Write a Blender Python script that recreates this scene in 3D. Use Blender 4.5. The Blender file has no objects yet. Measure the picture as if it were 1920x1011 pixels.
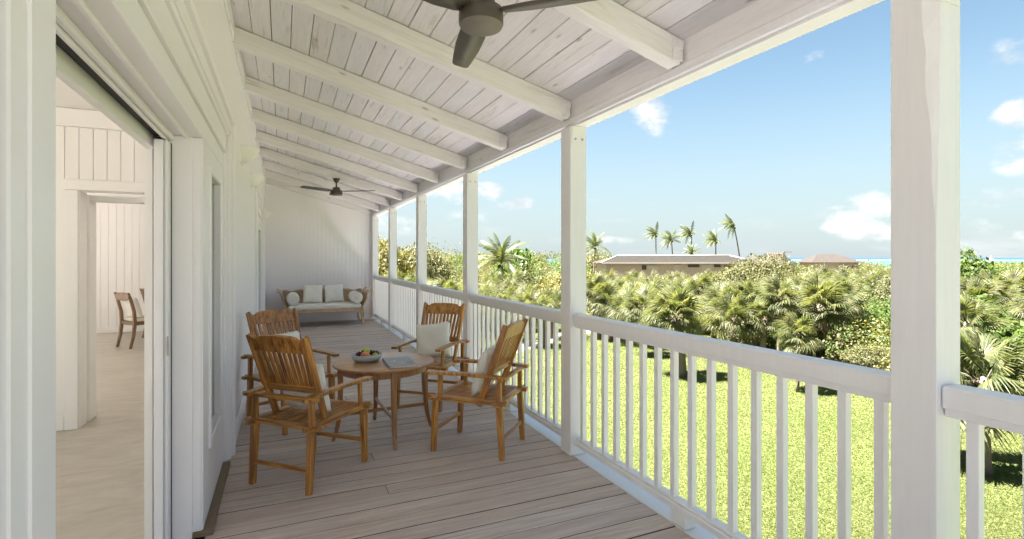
import bpy, math, random
import numpy as np
from mathutils import Vector, Matrix, Quaternion
random.seed(7)
SC = bpy.context.scene
COL = SC.collection
R = math.radians
TH = math.atan(430/968.0)

# ------------------------------------------------------------------ camera
cam = bpy.data.cameras.new('camera')
camo = bpy.data.objects.new('camera', cam)
COL.objects.link(camo)
cam.sensor_width = 36.0
cam.lens = 36.0*968/1920
cam.shift_y = -22.5/1920
cam.clip_start = 0.05
cam.clip_end = 40000
camo.location = (0, 0, 1.5)
camo.rotation_euler = (R(90), 0, -TH)
SC.camera = camo

# ------------------------------------------------------------------ world
SUN_EL, SUN_AZ = R(65), math.atan2(-0.97, 0.22)      # azimuth clockwise from +Y
w = bpy.data.worlds.new('World'); SC.world = w; w.use_nodes = True
nt = w.node_tree; nt.nodes.clear()
def WN(t, **k):
    n = nt.nodes.new(t)
    for a, b in k.items(): setattr(n, a, b)
    return n
def wmath(op, a, b=None, clamp=False):
    n = WN('ShaderNodeMath', operation=op); n.use_clamp = clamp
    for i, x in enumerate((a, b)):
        if x is None: continue
        if isinstance(x, (int, float)): n.inputs[i].default_value = x
        else: nt.links.new(x, n.inputs[i])
    return n.outputs[0]
sky = WN('ShaderNodeTexSky', sky_type='NISHITA')
sky.sun_disc = False
sky.sun_elevation = SUN_EL
sky.sun_rotation = SUN_AZ % (2*math.pi)
sky.air_density = 1.0; sky.dust_density = 0.9; sky.ozone_density = 2.0
tc = WN('ShaderNodeTexCoord')
DIR = tc.outputs['Generated']
def cloud_dir(u, v):
    c, s = math.cos(TH), math.sin(TH)
    r, t = (u-960)/968, (483-v)/968
    return Vector((c*r+s, -s*r+c, t)).normalized()
nz = WN('ShaderNodeTexNoise'); nz.inputs['Scale'].default_value = 9.0
nz.inputs['Detail'].default_value = 9.0; nz.inputs['Roughness'].default_value = 0.6
mp = WN('ShaderNodeMapping'); mp.inputs['Scale'].default_value = (1, 1, 1.7)
nt.links.new(DIR, mp.inputs[0]); nt.links.new(mp.outputs[0], nz.inputs[0])
nzl = WN('ShaderNodeTexNoise'); nzl.inputs['Scale'].default_value = 3.2
nzl.inputs['Detail'].default_value = 8.0; nzl.inputs['Roughness'].default_value = 0.62
mp2 = WN('ShaderNodeMapping'); mp2.inputs['Scale'].default_value = (1, 1, 5.0); mp2.inputs['Location'].default_value = (1.3, 0.4, 0.2)
nt.links.new(DIR, mp2.inputs[0]); nt.links.new(mp2.outputs[0], nzl.inputs[0])
def mrange(x, a, b, c=0.0, d=1.0, sm='SMOOTHSTEP'):
    n = WN('ShaderNodeMapRange', interpolation_type=sm)
    n.inputs[1].default_value = a; n.inputs[2].default_value = b
    n.inputs[3].default_value = c; n.inputs[4].default_value = d
    nt.links.new(x, n.inputs[0]); return n.outputs[0]
# cumulus seen in the photograph: direction, half width, half height (radians), density
CL = [(1228, 215, .042, .055, 1.0), (1256, 250, .020, .030, .55), (1604, 434, .050, .022, 1.15), (1600, 408, .036, .014, .85),
      (1655, 384, .045, .022, 1.1), (1590, 388, .060, .006, .5), (1898, 218, .024, .024, 1.2), (1895, 102, .040, .020, .95),
      (1905, 370, .060, .018, .8), (1530, 98, .03, .02, .35), (925, 358, .036, .018, 1.1), (972, 382, .034, .017, 1.15),
      (838, 365, .060, .020, .8), (800, 410, .12, .03, .6), (1030, 452, .16, .012, .45), (2050, 250, .09, .05, 1.0), (-300, 300, .2, .1, 1.0), (2600, 380, .25, .05, .9)]
acc = None
for (u, v, rx, rz, den) in CL:
    d = cloud_dir(u, v)
    n = WN('ShaderNodeVectorMath', operation='SUBTRACT'); nt.links.new(DIR, n.inputs[0]); n.inputs[1].default_value = d
    m = WN('ShaderNodeVectorMath', operation='MULTIPLY'); nt.links.new(n.outputs[0], m.inputs[0]); m.inputs[1].default_value = (1/rx, 1/rx, 1/rz)
    l = WN('ShaderNodeVectorMath', operation='LENGTH'); nt.links.new(m.outputs[0], l.inputs[0])
    g = mrange(l.outputs['Value'], 1.7, 0.0, 0.0, den)
    acc = g if acc is None else wmath('MAXIMUM', acc, g)
nf = mrange(nz.outputs[0], 0.30, 0.72, -0.62, 0.62, 'LINEAR')
dens = wmath('ADD', acc, wmath('MULTIPLY', nf, mrange(acc, 0.0, 0.25)))
mask1 = mrange(dens, 0.30, 1.0, 0.0, 0.95)
# thin low streaks all round the horizon
sx = WN('ShaderNodeSeparateXYZ'); nt.links.new(DIR, sx.inputs[0])
low = mrange(sx.outputs[2], 0.30, 0.03, 0.0, 1.0)
mask2 = wmath('MULTIPLY', mrange(nzl.outputs[0], 0.50, 0.78, 0.0, 0.55), low)
mask = wmath('MAXIMUM', mask1, mask2)
# clear sky paled towards the horizon by sea haze
pale = WN('ShaderNodeMixRGB'); nt.links.new(mrange(sx.outputs[2], 0.36, -0.02, 0.05, 0.88), pale.inputs[0])
tint = WN('ShaderNodeMixRGB', blend_type='MULTIPLY'); tint.inputs[0].default_value = 1.0; nt.links.new(sky.outputs[0], tint.inputs[1]); tint.inputs[2].default_value = (.225, .238, .208, 1)
nt.links.new(tint.outputs[0], pale.inputs[1]); pale.inputs[2].default_value = (.62, .725, .785, 1)
ccol = WN('ShaderNodeMixRGB'); nt.links.new(mrange(nz.outputs[0], 0.35, 0.65), ccol.inputs[0])
ccol.inputs[1].default_value = (.76, .82, .86, 1); ccol.inputs[2].default_value = (1.2, 1.2, 1.19, 1)
mx = WN('ShaderNodeMixRGB'); nt.links.new(mask, mx.inputs[0]); nt.links.new(pale.outputs[0], mx.inputs[1]); nt.links.new(ccol.outputs[0], mx.inputs[2])
bg = WN('ShaderNodeBackground'); bg.inputs[1].default_value = 0.05
nt.links.new(mx.outputs[0], bg.inputs[0])
out = WN('ShaderNodeOutputWorld'); nt.links.new(bg.outputs[0], out.inputs[0])

# ------------------------------------------------------------------ sun
sl = bpy.data.lights.new('sun', 'SUN'); sl.energy = 2.5; sl.angle = R(0.5); sl.color = (1.0, 0.97, 0.94)
so = bpy.data.objects.new('sun', sl); COL.objects.link(so)
sd = Vector((math.cos(SUN_EL)*math.sin(SUN_AZ), math.cos(SUN_EL)*math.cos(SUN_AZ), math.sin(SUN_EL)))
so.rotation_euler = (-sd).to_track_quat('-Z', 'Y').to_euler(); so.location = (-20, 5, 40)
SC.view_settings.view_transform = 'Standard'
SC.view_settings.look = 'None'
SC.view_settings.gamma = 1.0
SC.view_settings.use_curve_mapping = False
SC.view_settings.exposure = 4.38
SC.cycles.max_bounces = 10; SC.cycles.diffuse_bounces = 7; SC.cycles.transparent_max_bounces = 8
SC.cycles.use_denoising = True
SC.cycles.sample_clamp_indirect = 8.0

# ------------------------------------------------------------------ materials
def mat(name, rough=0.6, spec=0.4):
    m = bpy.data.materials.new(name); m.use_nodes = True
    b = m.node_tree.nodes['Principled BSDF']; b.inputs['Roughness'].default_value = rough
    b.inputs['Specular IOR Level'].default_value = spec
    return m, m.node_tree, b
def N(t, typ, **k):
    n = t.nodes.new(typ)
    for a, b in k.items(): setattr(n, a, b)
    return n
def ramp(t, src, stops):
    r = N(t, 'ShaderNodeValToRGB'); e = r.color_ramp.elements
    while len(e) < len(stops): e.new(0.5)
    for i, (p, c) in enumerate(stops):
        e[i].position = p; e[i].color = (*c, 1) if len(c) == 3 else c
    t.links.new(src, r.inputs[0]); return r.outputs[0]
def noise(t, scale, detail=5, rough=0.55, vec=None, dist=0.0):
    n = N(t, 'ShaderNodeTexNoise'); n.inputs['Scale'].default_value = scale
    n.inputs['Detail'].default_value = detail; n.inputs['Roughness'].default_value = rough; n.inputs['Distortion'].default_value = dist
    if vec is not None: t.links.new(vec, n.inputs[0])
    return n.outputs[0]
def coords(t, scale=(1, 1, 1), randomise=True):
    c = N(t, 'ShaderNodeTexCoord'); m = N(t, 'ShaderNodeMapping'); m.inputs['Scale'].default_value = scale
    t.links.new(c.outputs['Object'], m.inputs[0])
    if randomise:
        oi = N(t, 'ShaderNodeObjectInfo'); v = N(t, 'ShaderNodeVectorMath', operation='SCALE'); v.inputs[0].default_value = (37, 53, 71)
        t.links.new(oi.outputs['Random'], v.inputs['Scale']); t.links.new(v.outputs[0], m.inputs['Location'])
    return m.outputs[0]
def mix(t, f, a, b, mode='MIX'):
    n = N(t, 'ShaderNodeMixRGB', blend_type=mode)
    for i, x in enumerate((f, a, b)):
        if isinstance(x, (int, float)): n.inputs[i].default_value = x
        elif isinstance(x, tuple): n.inputs[i].default_value = (*x, 1) if len(x) == 3 else x
        else: t.links.new(x, n.inputs[i])
    return n.outputs[0]
def bump(t, b, h, strength=0.3, dist=0.01):
    n = N(t, 'ShaderNodeBump'); n.inputs['Strength'].default_value = strength; n.inputs['Distance'].default_value = dist
    t.links.new(h, n.inputs['Height']); t.links.new(n.outputs[0], b.inputs['Normal'])
def orand(t):
    return N(t, 'ShaderNodeObjectInfo').outputs['Random']

def paint(name, col, rough=0.45, grain=(14, 14, 1.2), amt=0.10, bs=0.35):
    m, t, b = mat(name, rough)
    g = noise(t, 3.0, 6, 0.6, coords(t, grain))
    big = noise(t, 0.9, 3, 0.5, coords(t, (1, 1, 1)))
    c = mix(t, g, tuple(x*(1-amt) for x in col), tuple(min(x*(1+amt*.5), .9) for x in col))
    c = mix(t, ramp(t, big, [(.3, (0, 0, 0)), (.7, (.35, .35, .35))]), c, tuple(x*(1-amt*.8) for x in col))
    t.links.new(c, b.inputs['Base Color'])
    bump(t, b, g, bs, 0.004)
    return m
M = {}
M['white'] = paint('white_wood_paint', (.875, .85, .88))
M['wall'] = paint('white_wall_paint', (.875, .85, .885), .5, (3, 3, 3), .03, .05)
M['trim'] = paint('white_trim_gloss', (.875, .853, .885), .32, (8, 8, 8), .03, .05)
M['inside'] = paint('cream_inside_paint', (.83, .82, .79), .5, (4, 4, 2), .04, .05)
M['bowlwhite'] = paint('white_plaster', (.82, .82, .80), .5, (3, 3, 3), .02, .02)

def whitewash(name, grain, tints, dirt=0.5):
    m, t, b = mat(name, 0.62, 0.3)
    co = coords(t, grain)
    g = noise(t, 2.2, 9, 0.66, co, 0.35)
    blot = noise(t, 1.3, 4, 0.6, coords(t, tuple(max(.7, x*.22) for x in grain)))
    base = ramp(t, orand(t), tints)
    worn = ramp(t, blot, [(.38, (0, 0, 0)), (.72, (1, 1, 1))])
    streak = ramp(t, g, [(.50, (0, 0, 0)), (.68, (1, 1, 1))])
    f = mix(t, 1.0, worn, streak, 'MULTIPLY')
    f = mix(t, 1.0, f, (dirt, dirt, dirt), 'MULTIPLY')
    c = mix(t, f, base, (.36, .31, .26))
    fine = ramp(t, g, [(.44, (.90, .90, .90)), (.56, (1, 1, 1))])
    c = mix(t, 1.0, c, fine, 'MULTIPLY')
    # knots
    v = N(t, 'ShaderNodeTexVoronoi'); v.inputs['Scale'].default_value = 1.0
    t.links.new(coords(t, tuple(max(2.2, x*.5) if x > 3 else 2.2 for x in grain)), v.inputs[0])
    k = ramp(t, v.outputs['Distance'], [(.035, (1, 1, 1)), (.10, (0, 0, 0))])
    c = mix(t, mix(t, 1.0, k, (.6, .6, .6), 'MULTIPLY'), c, (.30, .24, .19))
    t.links.new(c, b.inputs['Base Color'])
    bump(t, b, g, 0.45, 0.006)
    return m
TINT = [(0, (.82, .785, .81)), (.3, (.85, .81, .83)), (.55, (.77, .735, .75)), (.8, (.81, .80, .84)), (1, (.73, .69, .70))]
M['ceil'] = whitewash('whitewashed_boards', (16, 1.0, 16), TINT, 0.95)
M['rafter'] = whitewash('whitewashed_beams', (14, 14, .9), [(0, (.86, .825, .84)), (1, (.87, .84, .85))], 0.65)
M['header'] = whitewash('whitewashed_header', (12, .9, 12), [(0, (.85, .82, .84)), (1, (.87, .84, .86))], 0.6)

m, t, b = mat('weathered_deck_boards', 0.55, 0.35)
co = coords(t, (1.1, 22, 22))
g = noise(t, 2.4, 9, 0.68, co, 0.25)
bl = noise(t, 1.6, 5, 0.6, coords(t, (.9, 3, 3)))
base = ramp(t, orand(t), [(0, (.50, .405, .345)), (.22, (.60, .515, .455)), (.45, (.54, .445, .40)), (.62, (.65, .58, .535)), (.8, (.49, .46, .455)), (1, (.57, .465, .44))])
c = mix(t, ramp(t, g, [(.36, (1, 1, 1)), (.60, (0, 0, 0))]), base, (.37, .29, .245))
c = mix(t, mix(t, 1.0, ramp(t, g, [(.55, (0, 0, 0)), (.72, (1, 1, 1))]), (.5, .5, .5), 'MULTIPLY'), c, (.70, .65, .60))
c = mix(t, ramp(t, bl, [(.35, (0, 0, 0)), (.7, (.45, .45, .45))]), c, (.58, .52, .48))
t.links.new(c, b.inputs['Base Color']); bump(t, b, g, 0.35, 0.004)
t.links.new(ramp(t, g, [(.3, (.45, .45, .45)), (.7, (.65, .65, .65))]), b.inputs['Roughness'])
M['deck'] = m

def teak(name, a, bcol, dark, grain=(18, 18, 1.3), rough=0.32):
    m, t, b = mat(name, rough, 0.5)
    g = noise(t, 2.6, 8, 0.62, coords(t, grain), 0.6)
    bl = noise(t, 3.0, 4, 0.6, coords(t, (2, 2, .8)))
    base = mix(t, orand(t), a, bcol)
    c = mix(t, ramp(t, g, [(.36, (1, 1, 1)), (.62, (0, 0, 0))]), base, dark)
    c = mix(t, ramp(t, bl, [(.45, (0, 0, 0)), (.75, (.5, .5, .5))]), c, tuple(x*.55 for x in dark))
    t.links.new(c, b.inputs['Base Color']); bump(t, b, g, 0.2, 0.003)
    b.inputs['Coat Weight'].default_value = 0.25; b.inputs['Coat Roughness'].default_value = 0.25
    return m
M['teak'] = teak('oiled_teak', (.66, .32, .07), (.56, .25, .052), (.20, .066, .015))
M['table'] = teak('table_teak', (.54, .29, .12), (.50, .26, .10), (.32, .15, .055), (1.4, 14, 14), 0.28)
M['tableleg'] = teak('table_leg_teak', (.46, .225, .08), (.42, .19, .065), (.25, .10, .035))
M['sofawood'] = teak('bleached_teak', (.66, .485, .32), (.60, .44, .29), (.45, .31, .20), (3, 3, 3), 0.55)
M['diningwood'] = teak('dining_chair_wood', (.28, .155, .065), (.25, .135, .055), (.15, .075, .03), (5, 5, 2), 0.4)

m, t, b = mat('cream_canvas', 0.9, 0.15)
wv = noise(t, 160, 2, 0.5, coords(t, (1, 1, 1)))
cr = noise(t, 5, 4, 0.55, coords(t, (1, 1, 1)))
c = mix(t, wv, (.79, .77, .71), (.86, .84, .79)); t.links.new(c, b.inputs['Base Color'])
bump(t, b, mix(t, .75, wv, cr), 0.45, 0.02)
M['canvas'] = m
m, t, b = mat('pale_dining_fabric', 0.9, 0.15)
t.links.new(mix(t, noise(t, 60, 3, .5, coords(t)), (.74, .70, .60), (.80, .76, .67)), b.inputs['Base Color'])
M['fabric'] = m

def plain(name, col, rough=0.5, spec=0.4, amt=.12, sc=6, metal=0.0, bs=0.1):
    m, t, b = mat(name, rough, spec)
    g = noise(t, sc, 5, 0.6, coords(t))
    t.links.new(mix(t, g, tuple(x*(1-amt) for x in col), tuple(x*(1+amt) for x in col)), b.inputs['Base Color'])
    b.inputs['Metallic'].default_value = metal
    bump(t, b, g, bs, 0.004)
    return m
M['bronze'] = plain('dark_bronze', (.08, .066, .056), .42, .5, .1)
M['bronzelight'] = plain('bronze_cap', (.20, .178, .16), .55, .4, .05)
M['ghost'] = plain('bronze_blade', (.10, .085, .072), .45, .5, .1)
M['bowl'] = plain('blue_grey_ceramic', (.47, .51, .55), .5, .4, .08)
M['book'] = plain('grey_book_cloth', (.33, .33, .36), .55, .35, .06, 30)
M['page'] = plain('book_pages', (.68, .64, .58), .8, .2, .06, 120)
M['emblem'] = plain('cream_print', (.82, .80, .74), .6, .3, .05)
M['peach'] = plain('peach_skin', (.62, .22, .12), .55, .3, .35, 9)
M['apple'] = plain('green_apple_skin', (.42, .50, .07), .3, .5, .15, 12)
M['lime'] = plain('lime_skin', (.50, .50, .06), .4, .5, .15, 20)
M['grape'] = plain('dark_grape_skin', (.05, .012, .02), .25, .5, .4, 14)
M['steel'] = plain('galvanised_bolt', (.45, .44, .42), .4, .5, .1, 20, .7)
M['black'] = plain('dark_track', (.035, .035, .035), .6)
M['deckedge'] = plain('gap_shade_board_edge', (.13, .10, .085), .9, .1, .2, 20)  # dark tone painted on board sides so the gaps read as shade
M['sill'] = plain('brown_sill_wood', (.20, .145, .095), .55, .3, .2, 8)
M['blind'] = plain('grey_blind', (.52, .52, .50), .6)
M['outwall'] = plain('white_render', (.70, .69, .65), .8, .2, .05)
M['roofing'] = plain('roof_shingle', (.22, .20, .17), .85, .2, .2)
M['ceiling2'] = plain('inside_ceiling_paint', (.80, .785, .74), .6, .2, .03)
M['bounce_terrace'] = plain('grey_bounce_terrace', (.13, .13, .13), .8, .2, .08, 3)  # for the unseen slab added behind the camera to bounce light
M['bounce_paving'] = plain('pale_bounce_paving', (.69, .64, .675), .8, .2, .08, 3)  # for unseen slabs added to bounce light; pink offsets green from the lawn
M['sand'] = plain('pale_path', (0.279, 0.261, 0.225), .9, .1, .1, 3)
M['shed'] = plain('beige_timber_cladding', (0.358, 0.290, 0.231), .8, .2, .15, 2)
M['shedtrim'] = plain('pale_timber', (0.364, 0.324, 0.277), .8, .2, .1, 2)
M['dark'] = plain('dark_opening', (.05, .045, .04), .8)
M['thatch'] = plain('weathered_shingles', (0.051, 0.046, 0.039), .9, .15, .35, 1.5)
M['thatch2'] = plain('pinkish_shingles', (0.046, 0.038, 0.033), .9, .15, .3, 1.5)
M['gable'] = plain('white_gable', (0.119, 0.116, 0.109), .8)
M['red'] = plain('red_paint', (.55, .10, .06), .6)

m, t, b = mat('inside_stone_floor', 0.45, 0.35)
g = noise(t, 2.0, 7, 0.62, coords(t, (1.2, 3, 1)), 1.2)
f2 = noise(t, 14, 6, 0.65, coords(t, (.6, 2.4, 1)), .8)
c = mix(t, ramp(t, g, [(.3, (0, 0, 0)), (.7, (1, 1, 1))]), (.41, .37, .31), (.55, .515, .455)); c = mix(t, ramp(t, f2, [(.5, (0, 0, 0)), (.75, (.6, .6, .6))]), c, (.54, .50, .43))
t.links.new(c, b.inputs['Base Color']); M['infloor'] = m

m, t, b = mat('glass', 0.05, 0.5)
b.inputs['Base Color'].default_value = (.62, .66, .64, 1); b.inputs['Alpha'].default_value = 1
b.inputs['Transmission Weight'].default_value = 0.9; b.inputs['IOR'].default_value = 1.2
M['glass'] = m

# leaves
def leaf(name, stops, trans=0.35, rough=0.45, use_island=True, spec=.4):
    m = bpy.data.materials.new(name); m.use_nodes = True; t = m.node_tree
    b = t.nodes['Principled BSDF']; o = t.nodes['Material Output']
    b.inputs['Roughness'].default_value = rough; b.inputs['Specular IOR Level'].default_value = spec
    geo = N(t, 'ShaderNodeNewGeometry')
    isl = geo.outputs['Random Per Island'] if use_island else orand(t)
    mxx = N(t, 'ShaderNodeMath', operation='MULTIPLY_ADD'); t.links.new(isl, mxx.inputs[0]); mxx.inputs[1].default_value = .7
    mr = N(t, 'ShaderNodeMath', operation='MULTIPLY'); t.links.new(orand(t), mr.inputs[0]); mr.inputs[1].default_value = .3
    t.links.new(mr.outputs[0], mxx.inputs[2])
    c = ramp(t, mxx.outputs[0], stops)
    t.links.new(c, b.inputs['Base Color'])
    tr = N(t, 'ShaderNodeBsdfTranslucent'); t.links.new(mix(t, 1.0, c, (1.25, 1.3, .7), 'MULTIPLY'), tr.inputs[0])
    ms = N(t, 'ShaderNodeMixShader'); ms.inputs[0].default_value = trans
    t.links.new(b.outputs[0], ms.inputs[1]); t.links.new(tr.outputs[0], ms.inputs[2]); t.links.new(ms.outputs[0], o.inputs[0])
    return m
M['sabal'] = leaf('fan_palm_leaf', [(0, (0.051, 0.068, 0.026)), (.35, (0.098, 0.111, 0.044)), (.7, (0.156, 0.148, 0.063)), (1, (0.144, 0.128, 0.054))], .48, .5)
M['sabaldead'] = leaf('dead_palm_leaf', [(0, (.08, .05, .027)), (1, (.15, .105, .06))], .15, .8)
M['coco'] = leaf('coconut_palm_leaf', [(0, (0.044, 0.072, 0.022)), (.5, (0.088, 0.110, 0.039)), (1, (0.198, 0.165, 0.066))], .25, .4)
M['grapeleaf'] = leaf('sea_grape_leaf', [(0, (0.027, 0.054, 0.011)), (.4, (0.057, 0.089, 0.018)), (.8, (0.088, 0.120, 0.026)), (1, (0.131, 0.143, 0.044))], .30, .6, spec=.2)
M['olive'] = leaf('olive_scrub_leaf', [(0, (0.042, 0.048, 0.017)), (.4, (0.079, 0.082, 0.026)), (.8, (0.125, 0.116, 0.039)), (1, (0.178, 0.129, 0.058))], .30, .6)
M['yellow'] = leaf('yellow_scrub_leaf', [(0, (0.055, 0.065, 0.017)), (.5, (0.121, 0.121, 0.026)), (1, (0.223, 0.158, 0.033))], .3, .5)
M['bright'] = leaf('bright_green_leaf', [(0, (0.042, 0.084, 0.011)), (.5, (0.074, 0.130, 0.018)), (1, (0.112, 0.167, 0.028))], .35, .4)
M['grassblade'] = leaf('grass_blade', [(0, (0.067, 0.086, 0.018)), (.5, (0.082, 0.099, 0.023)), (.85, (0.097, 0.107, 0.029)), (1, (0.117, 0.110, 0.046))], .5, .7)
M['trunk'] = plain('palm_trunk_bark', (0.139, 0.114, 0.084), .9, .15, .3, 18, 0, .6)
M['boot'] = plain('old_leaf_bases', (0.043, 0.029, 0.019), .9, .15, .35, 20, 0, .6)
M['stem'] = plain('woody_stem', (.24, .19, .14), .9, .15, .3, 10)

m, t, b = mat('lawn_turf', 0.85, 0.15)
n1 = noise(t, .35, 5, .6, coords(t, randomise=False)); n2 = noise(t, 28, 6, .7, coords(t, randomise=False)); n3 = noise(t, 3.0, 5, .6, coords(t, randomise=False))
c = mix(t, n3, (.070, .088, .022), (.088, .104, .027)); c = mix(t, ramp(t, n1, [(.4, (0, 0, 0)), (.68, (.6, .6, .6))]), c, (.125, .12, .05))
c = mix(t, ramp(t, n2, [(.35, (.55, .55, .55)), (.6, (0, 0, 0))]), c, (.07, .088, .022))
t.links.new(c, b.inputs['Base Color']); bump(t, b, n2, 0.8, .04); M['lawn'] = m
m, t, b = mat('scrub_soil', 0.95, 0.1)
n1 = noise(t, .6, 6, .6, coords(t, randomise=False))
c = mix(t, ramp(t, n1, [(.35, (0, 0, 0)), (.65, (1, 1, 1))]), (.09, .085, .04), (.16, .135, .085))
t.links.new(c, b.inputs['Base Color']); bump(t, b, n1, 0.5, .1); M['soil'] = m
m, t, b = mat('sea_water', 0.30, 0.3)
tcx = N(t, 'ShaderNodeTexCoord'); ln = N(t, 'ShaderNodeVectorMath', operation='LENGTH'); t.links.new(tcx.outputs['Object'], ln.inputs[0])
mrr = N(t, 'ShaderNodeMapRange'); mrr.inputs[1].default_value = 200; mrr.inputs[2].default_value = 3000; t.links.new(ln.outputs['Value'], mrr.inputs[0])
c = ramp(t, mrr.outputs[0], [(0, (.06, .26, .24)), (.30, (.025, .20, .22)), (.38, (.02, .15, .20)), (.43, (.012, .06, .11)), (1, (.01, .035, .08))])
wn = noise(t, .004, 5, .6, coords(t, (1, 1, 1), False)); c = mix(t, ramp(t, wn, [(.45, (0, 0, 0)), (.7, (.5, .5, .5))]), c, (.012, .11, .16))
t.links.new(c, b.inputs['Base Color'])
bump(t, b, noise(t, .25, 6, .6, coords(t, (1, 1, 1), False)), .35, .6); M['sea'] = m
M['foam'] = plain('surf_foam', (.80, .82, .82), .8, .2, .05, .01)

# ------------------------------------------------------------------ mesh helpers
class MB:
    def __init__(s): s.v = []; s.f = []; s.sm = []
    def add(s, vs, fs, smooth=False):
        n = len(s.v); s.v += [tuple(x) for x in vs]; s.f += [tuple(i+n for i in f) for f in fs]; s.sm += [smooth]*len(fs)
    def box(s, x0, x1, y0, y1, z0, z1):
        s.add([(x0, y0, z0), (x1, y0, z0), (x1, y1, z0), (x0, y1, z0), (x0, y0, z1), (x1, y0, z1), (x1, y1, z1), (x0, y1, z1)],
              [(0, 3, 2, 1), (4, 5, 6, 7), (0, 1, 5, 4), (1, 2, 6, 5), (2, 3, 7, 6), (3, 0, 4, 7)])
    def extrude_x(s, pts, x0, x1):           # closed (y,z) outline swept along x
        n = len(pts)
        s.add([(x0, p[0], p[1]) for p in pts]+[(x1, p[0], p[1]) for p in pts],
              [(i, (i+1) % n, (i+1) % n+n, i+n) for i in range(n)]+[tuple(range(n))[::-1], tuple(range(n, 2*n))])
    def sweep(s, pts, axis, a0, a1):         # closed 2-D outline swept along an axis (0,1,2)
        def P(p, a):
            q = [p[0], p[1]]; q.insert(axis, a); return tuple(q)
        n = len(pts)
        s.add([P(p, a0) for p in pts]+[P(p, a1) for p in pts],
              [(i, (i+1) % n, (i+1) % n+n, i+n) for i in range(n)]+[tuple(range(n))[::-1], tuple(range(n, 2*n))])
    def lathe(s, prof, n=24, c=(0, 0, 0), a0=0, a1=2*math.pi, smooth=True):
        full = abs(a1-a0-2*math.pi) < 1e-6; k = n if full else n+1
        vs = [(c[0]+r*math.cos(a0+(a1-a0)*i/n), c[1]+r*math.sin(a0+(a1-a0)*i/n), c[2]+z) for (r, z) in prof for i in range(k)]
        fs = []
        for j in range(len(prof)-1):
            for i in range(n if full else n):
                i2 = (i+1) % k if full else i+1
                fs.append((j*k+i, j*k+i2, (j+1)*k+i2, (j+1)*k+i))
        s.add(vs, fs, smooth)
    def tube(s, pts, rad, n=8, smooth=True, cap=True):
        pts = [Vector(p) for p in pts]; vs = []; up = Vector((0.31, 0.2, .93))
        for i, p in enumerate(pts):
            d = (pts[min(i+1, len(pts)-1)]-pts[max(i-1, 0)]).normalized()
            a = d.cross(up); a = a if a.length > .05 else d.cross(Vector((1, 0, 0))); a.normalize(); bb = d.cross(a)
            r = rad[i] if isinstance(rad, (list, tuple)) else rad
            vs += [p+(a*math.cos(2*math.pi*k/n)+bb*math.sin(2*math.pi*k/n))*r for k in range(n)]
        fs = [(j*n+k, j*n+(k+1) % n, (j+1)*n+(k+1) % n, (j+1)*n+k) for j in range(len(pts)-1) for k in range(n)]
        if cap: fs += [tuple(range(n))[::-1], tuple(range(len(vs)-n, len(vs)))]
        s.add(vs, fs, smooth)
    def mesh(s, name, m=None, bevel=0.0, seg=1):
        me = bpy.data.meshes.new(name); me.from_pydata(s.v, [], s.f)
        me.polygons.foreach_set('use_smooth', s.sm)
        if m: me.materials.append(M[m] if isinstance(m, str) else m)
        import bmesh
        bm = bmesh.new(); bm.from_mesh(me)
        bmesh.ops.recalc_face_normals(bm, faces=bm.faces)
        if bevel:
            ed = [e for e in bm.edges if len(e.link_faces) == 2 and e.calc_face_angle(0) > .6]
            bmesh.ops.bevel(bm, geom=ed, offset=bevel, segments=seg, affect='EDGES', clamp_overlap=True)
        bm.to_mesh(me); bm.free(); me.update()
        return me
    def build(s, name, m=None, parent=None, bevel=0.0, seg=1):
        return obj(name, s.mesh(name, m, bevel, seg), parent)
def obj(name, data, parent=None, loc=None):
    o = bpy.data.objects.new(name, data); COL.objects.link(o)
    if parent is not None: o.parent = parent
    if loc is not None: o.location = loc
    return o
def tag(o, label=None, cat=None, group=None, kind=None):
    if label: o['label'] = label
    if cat: o['category'] = cat
    if group: o['group'] = group
    if kind: o['kind'] = kind
    return o
def thing(name, label, cat, loc=(0, 0, 0), rz=0, group=None):
    o = bpy.data.objects.new(name, None); COL.objects.link(o); o.location = loc; o.rotation_euler = (0, 0, rz)
    o.empty_display_size = .2
    return tag(o, label, cat, group)
def copy_tree(root, loc, rz, label, group=None, sc=None):
    r = root.copy(); COL.objects.link(r); r.location = loc; r.rotation_euler = (0, 0, rz)
    if sc: r.scale = (sc, sc, sc)
    r['label'] = label
    if group: r['group'] = group
    for ch in list(root.children):
        c = ch.copy(); COL.objects.link(c); c.parent = r
        for g in list(ch.children):
            d = g.copy(); COL.objects.link(d); d.parent = c
    return r
def bx(name, m, parent, x0, x1, y0, y1, z0, z1, bevel=0.0):
    b = MB(); b.box(x0, x1, y0, y1, z0, z1); return b.build(name, m, parent, bevel)
_bars = {}
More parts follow.
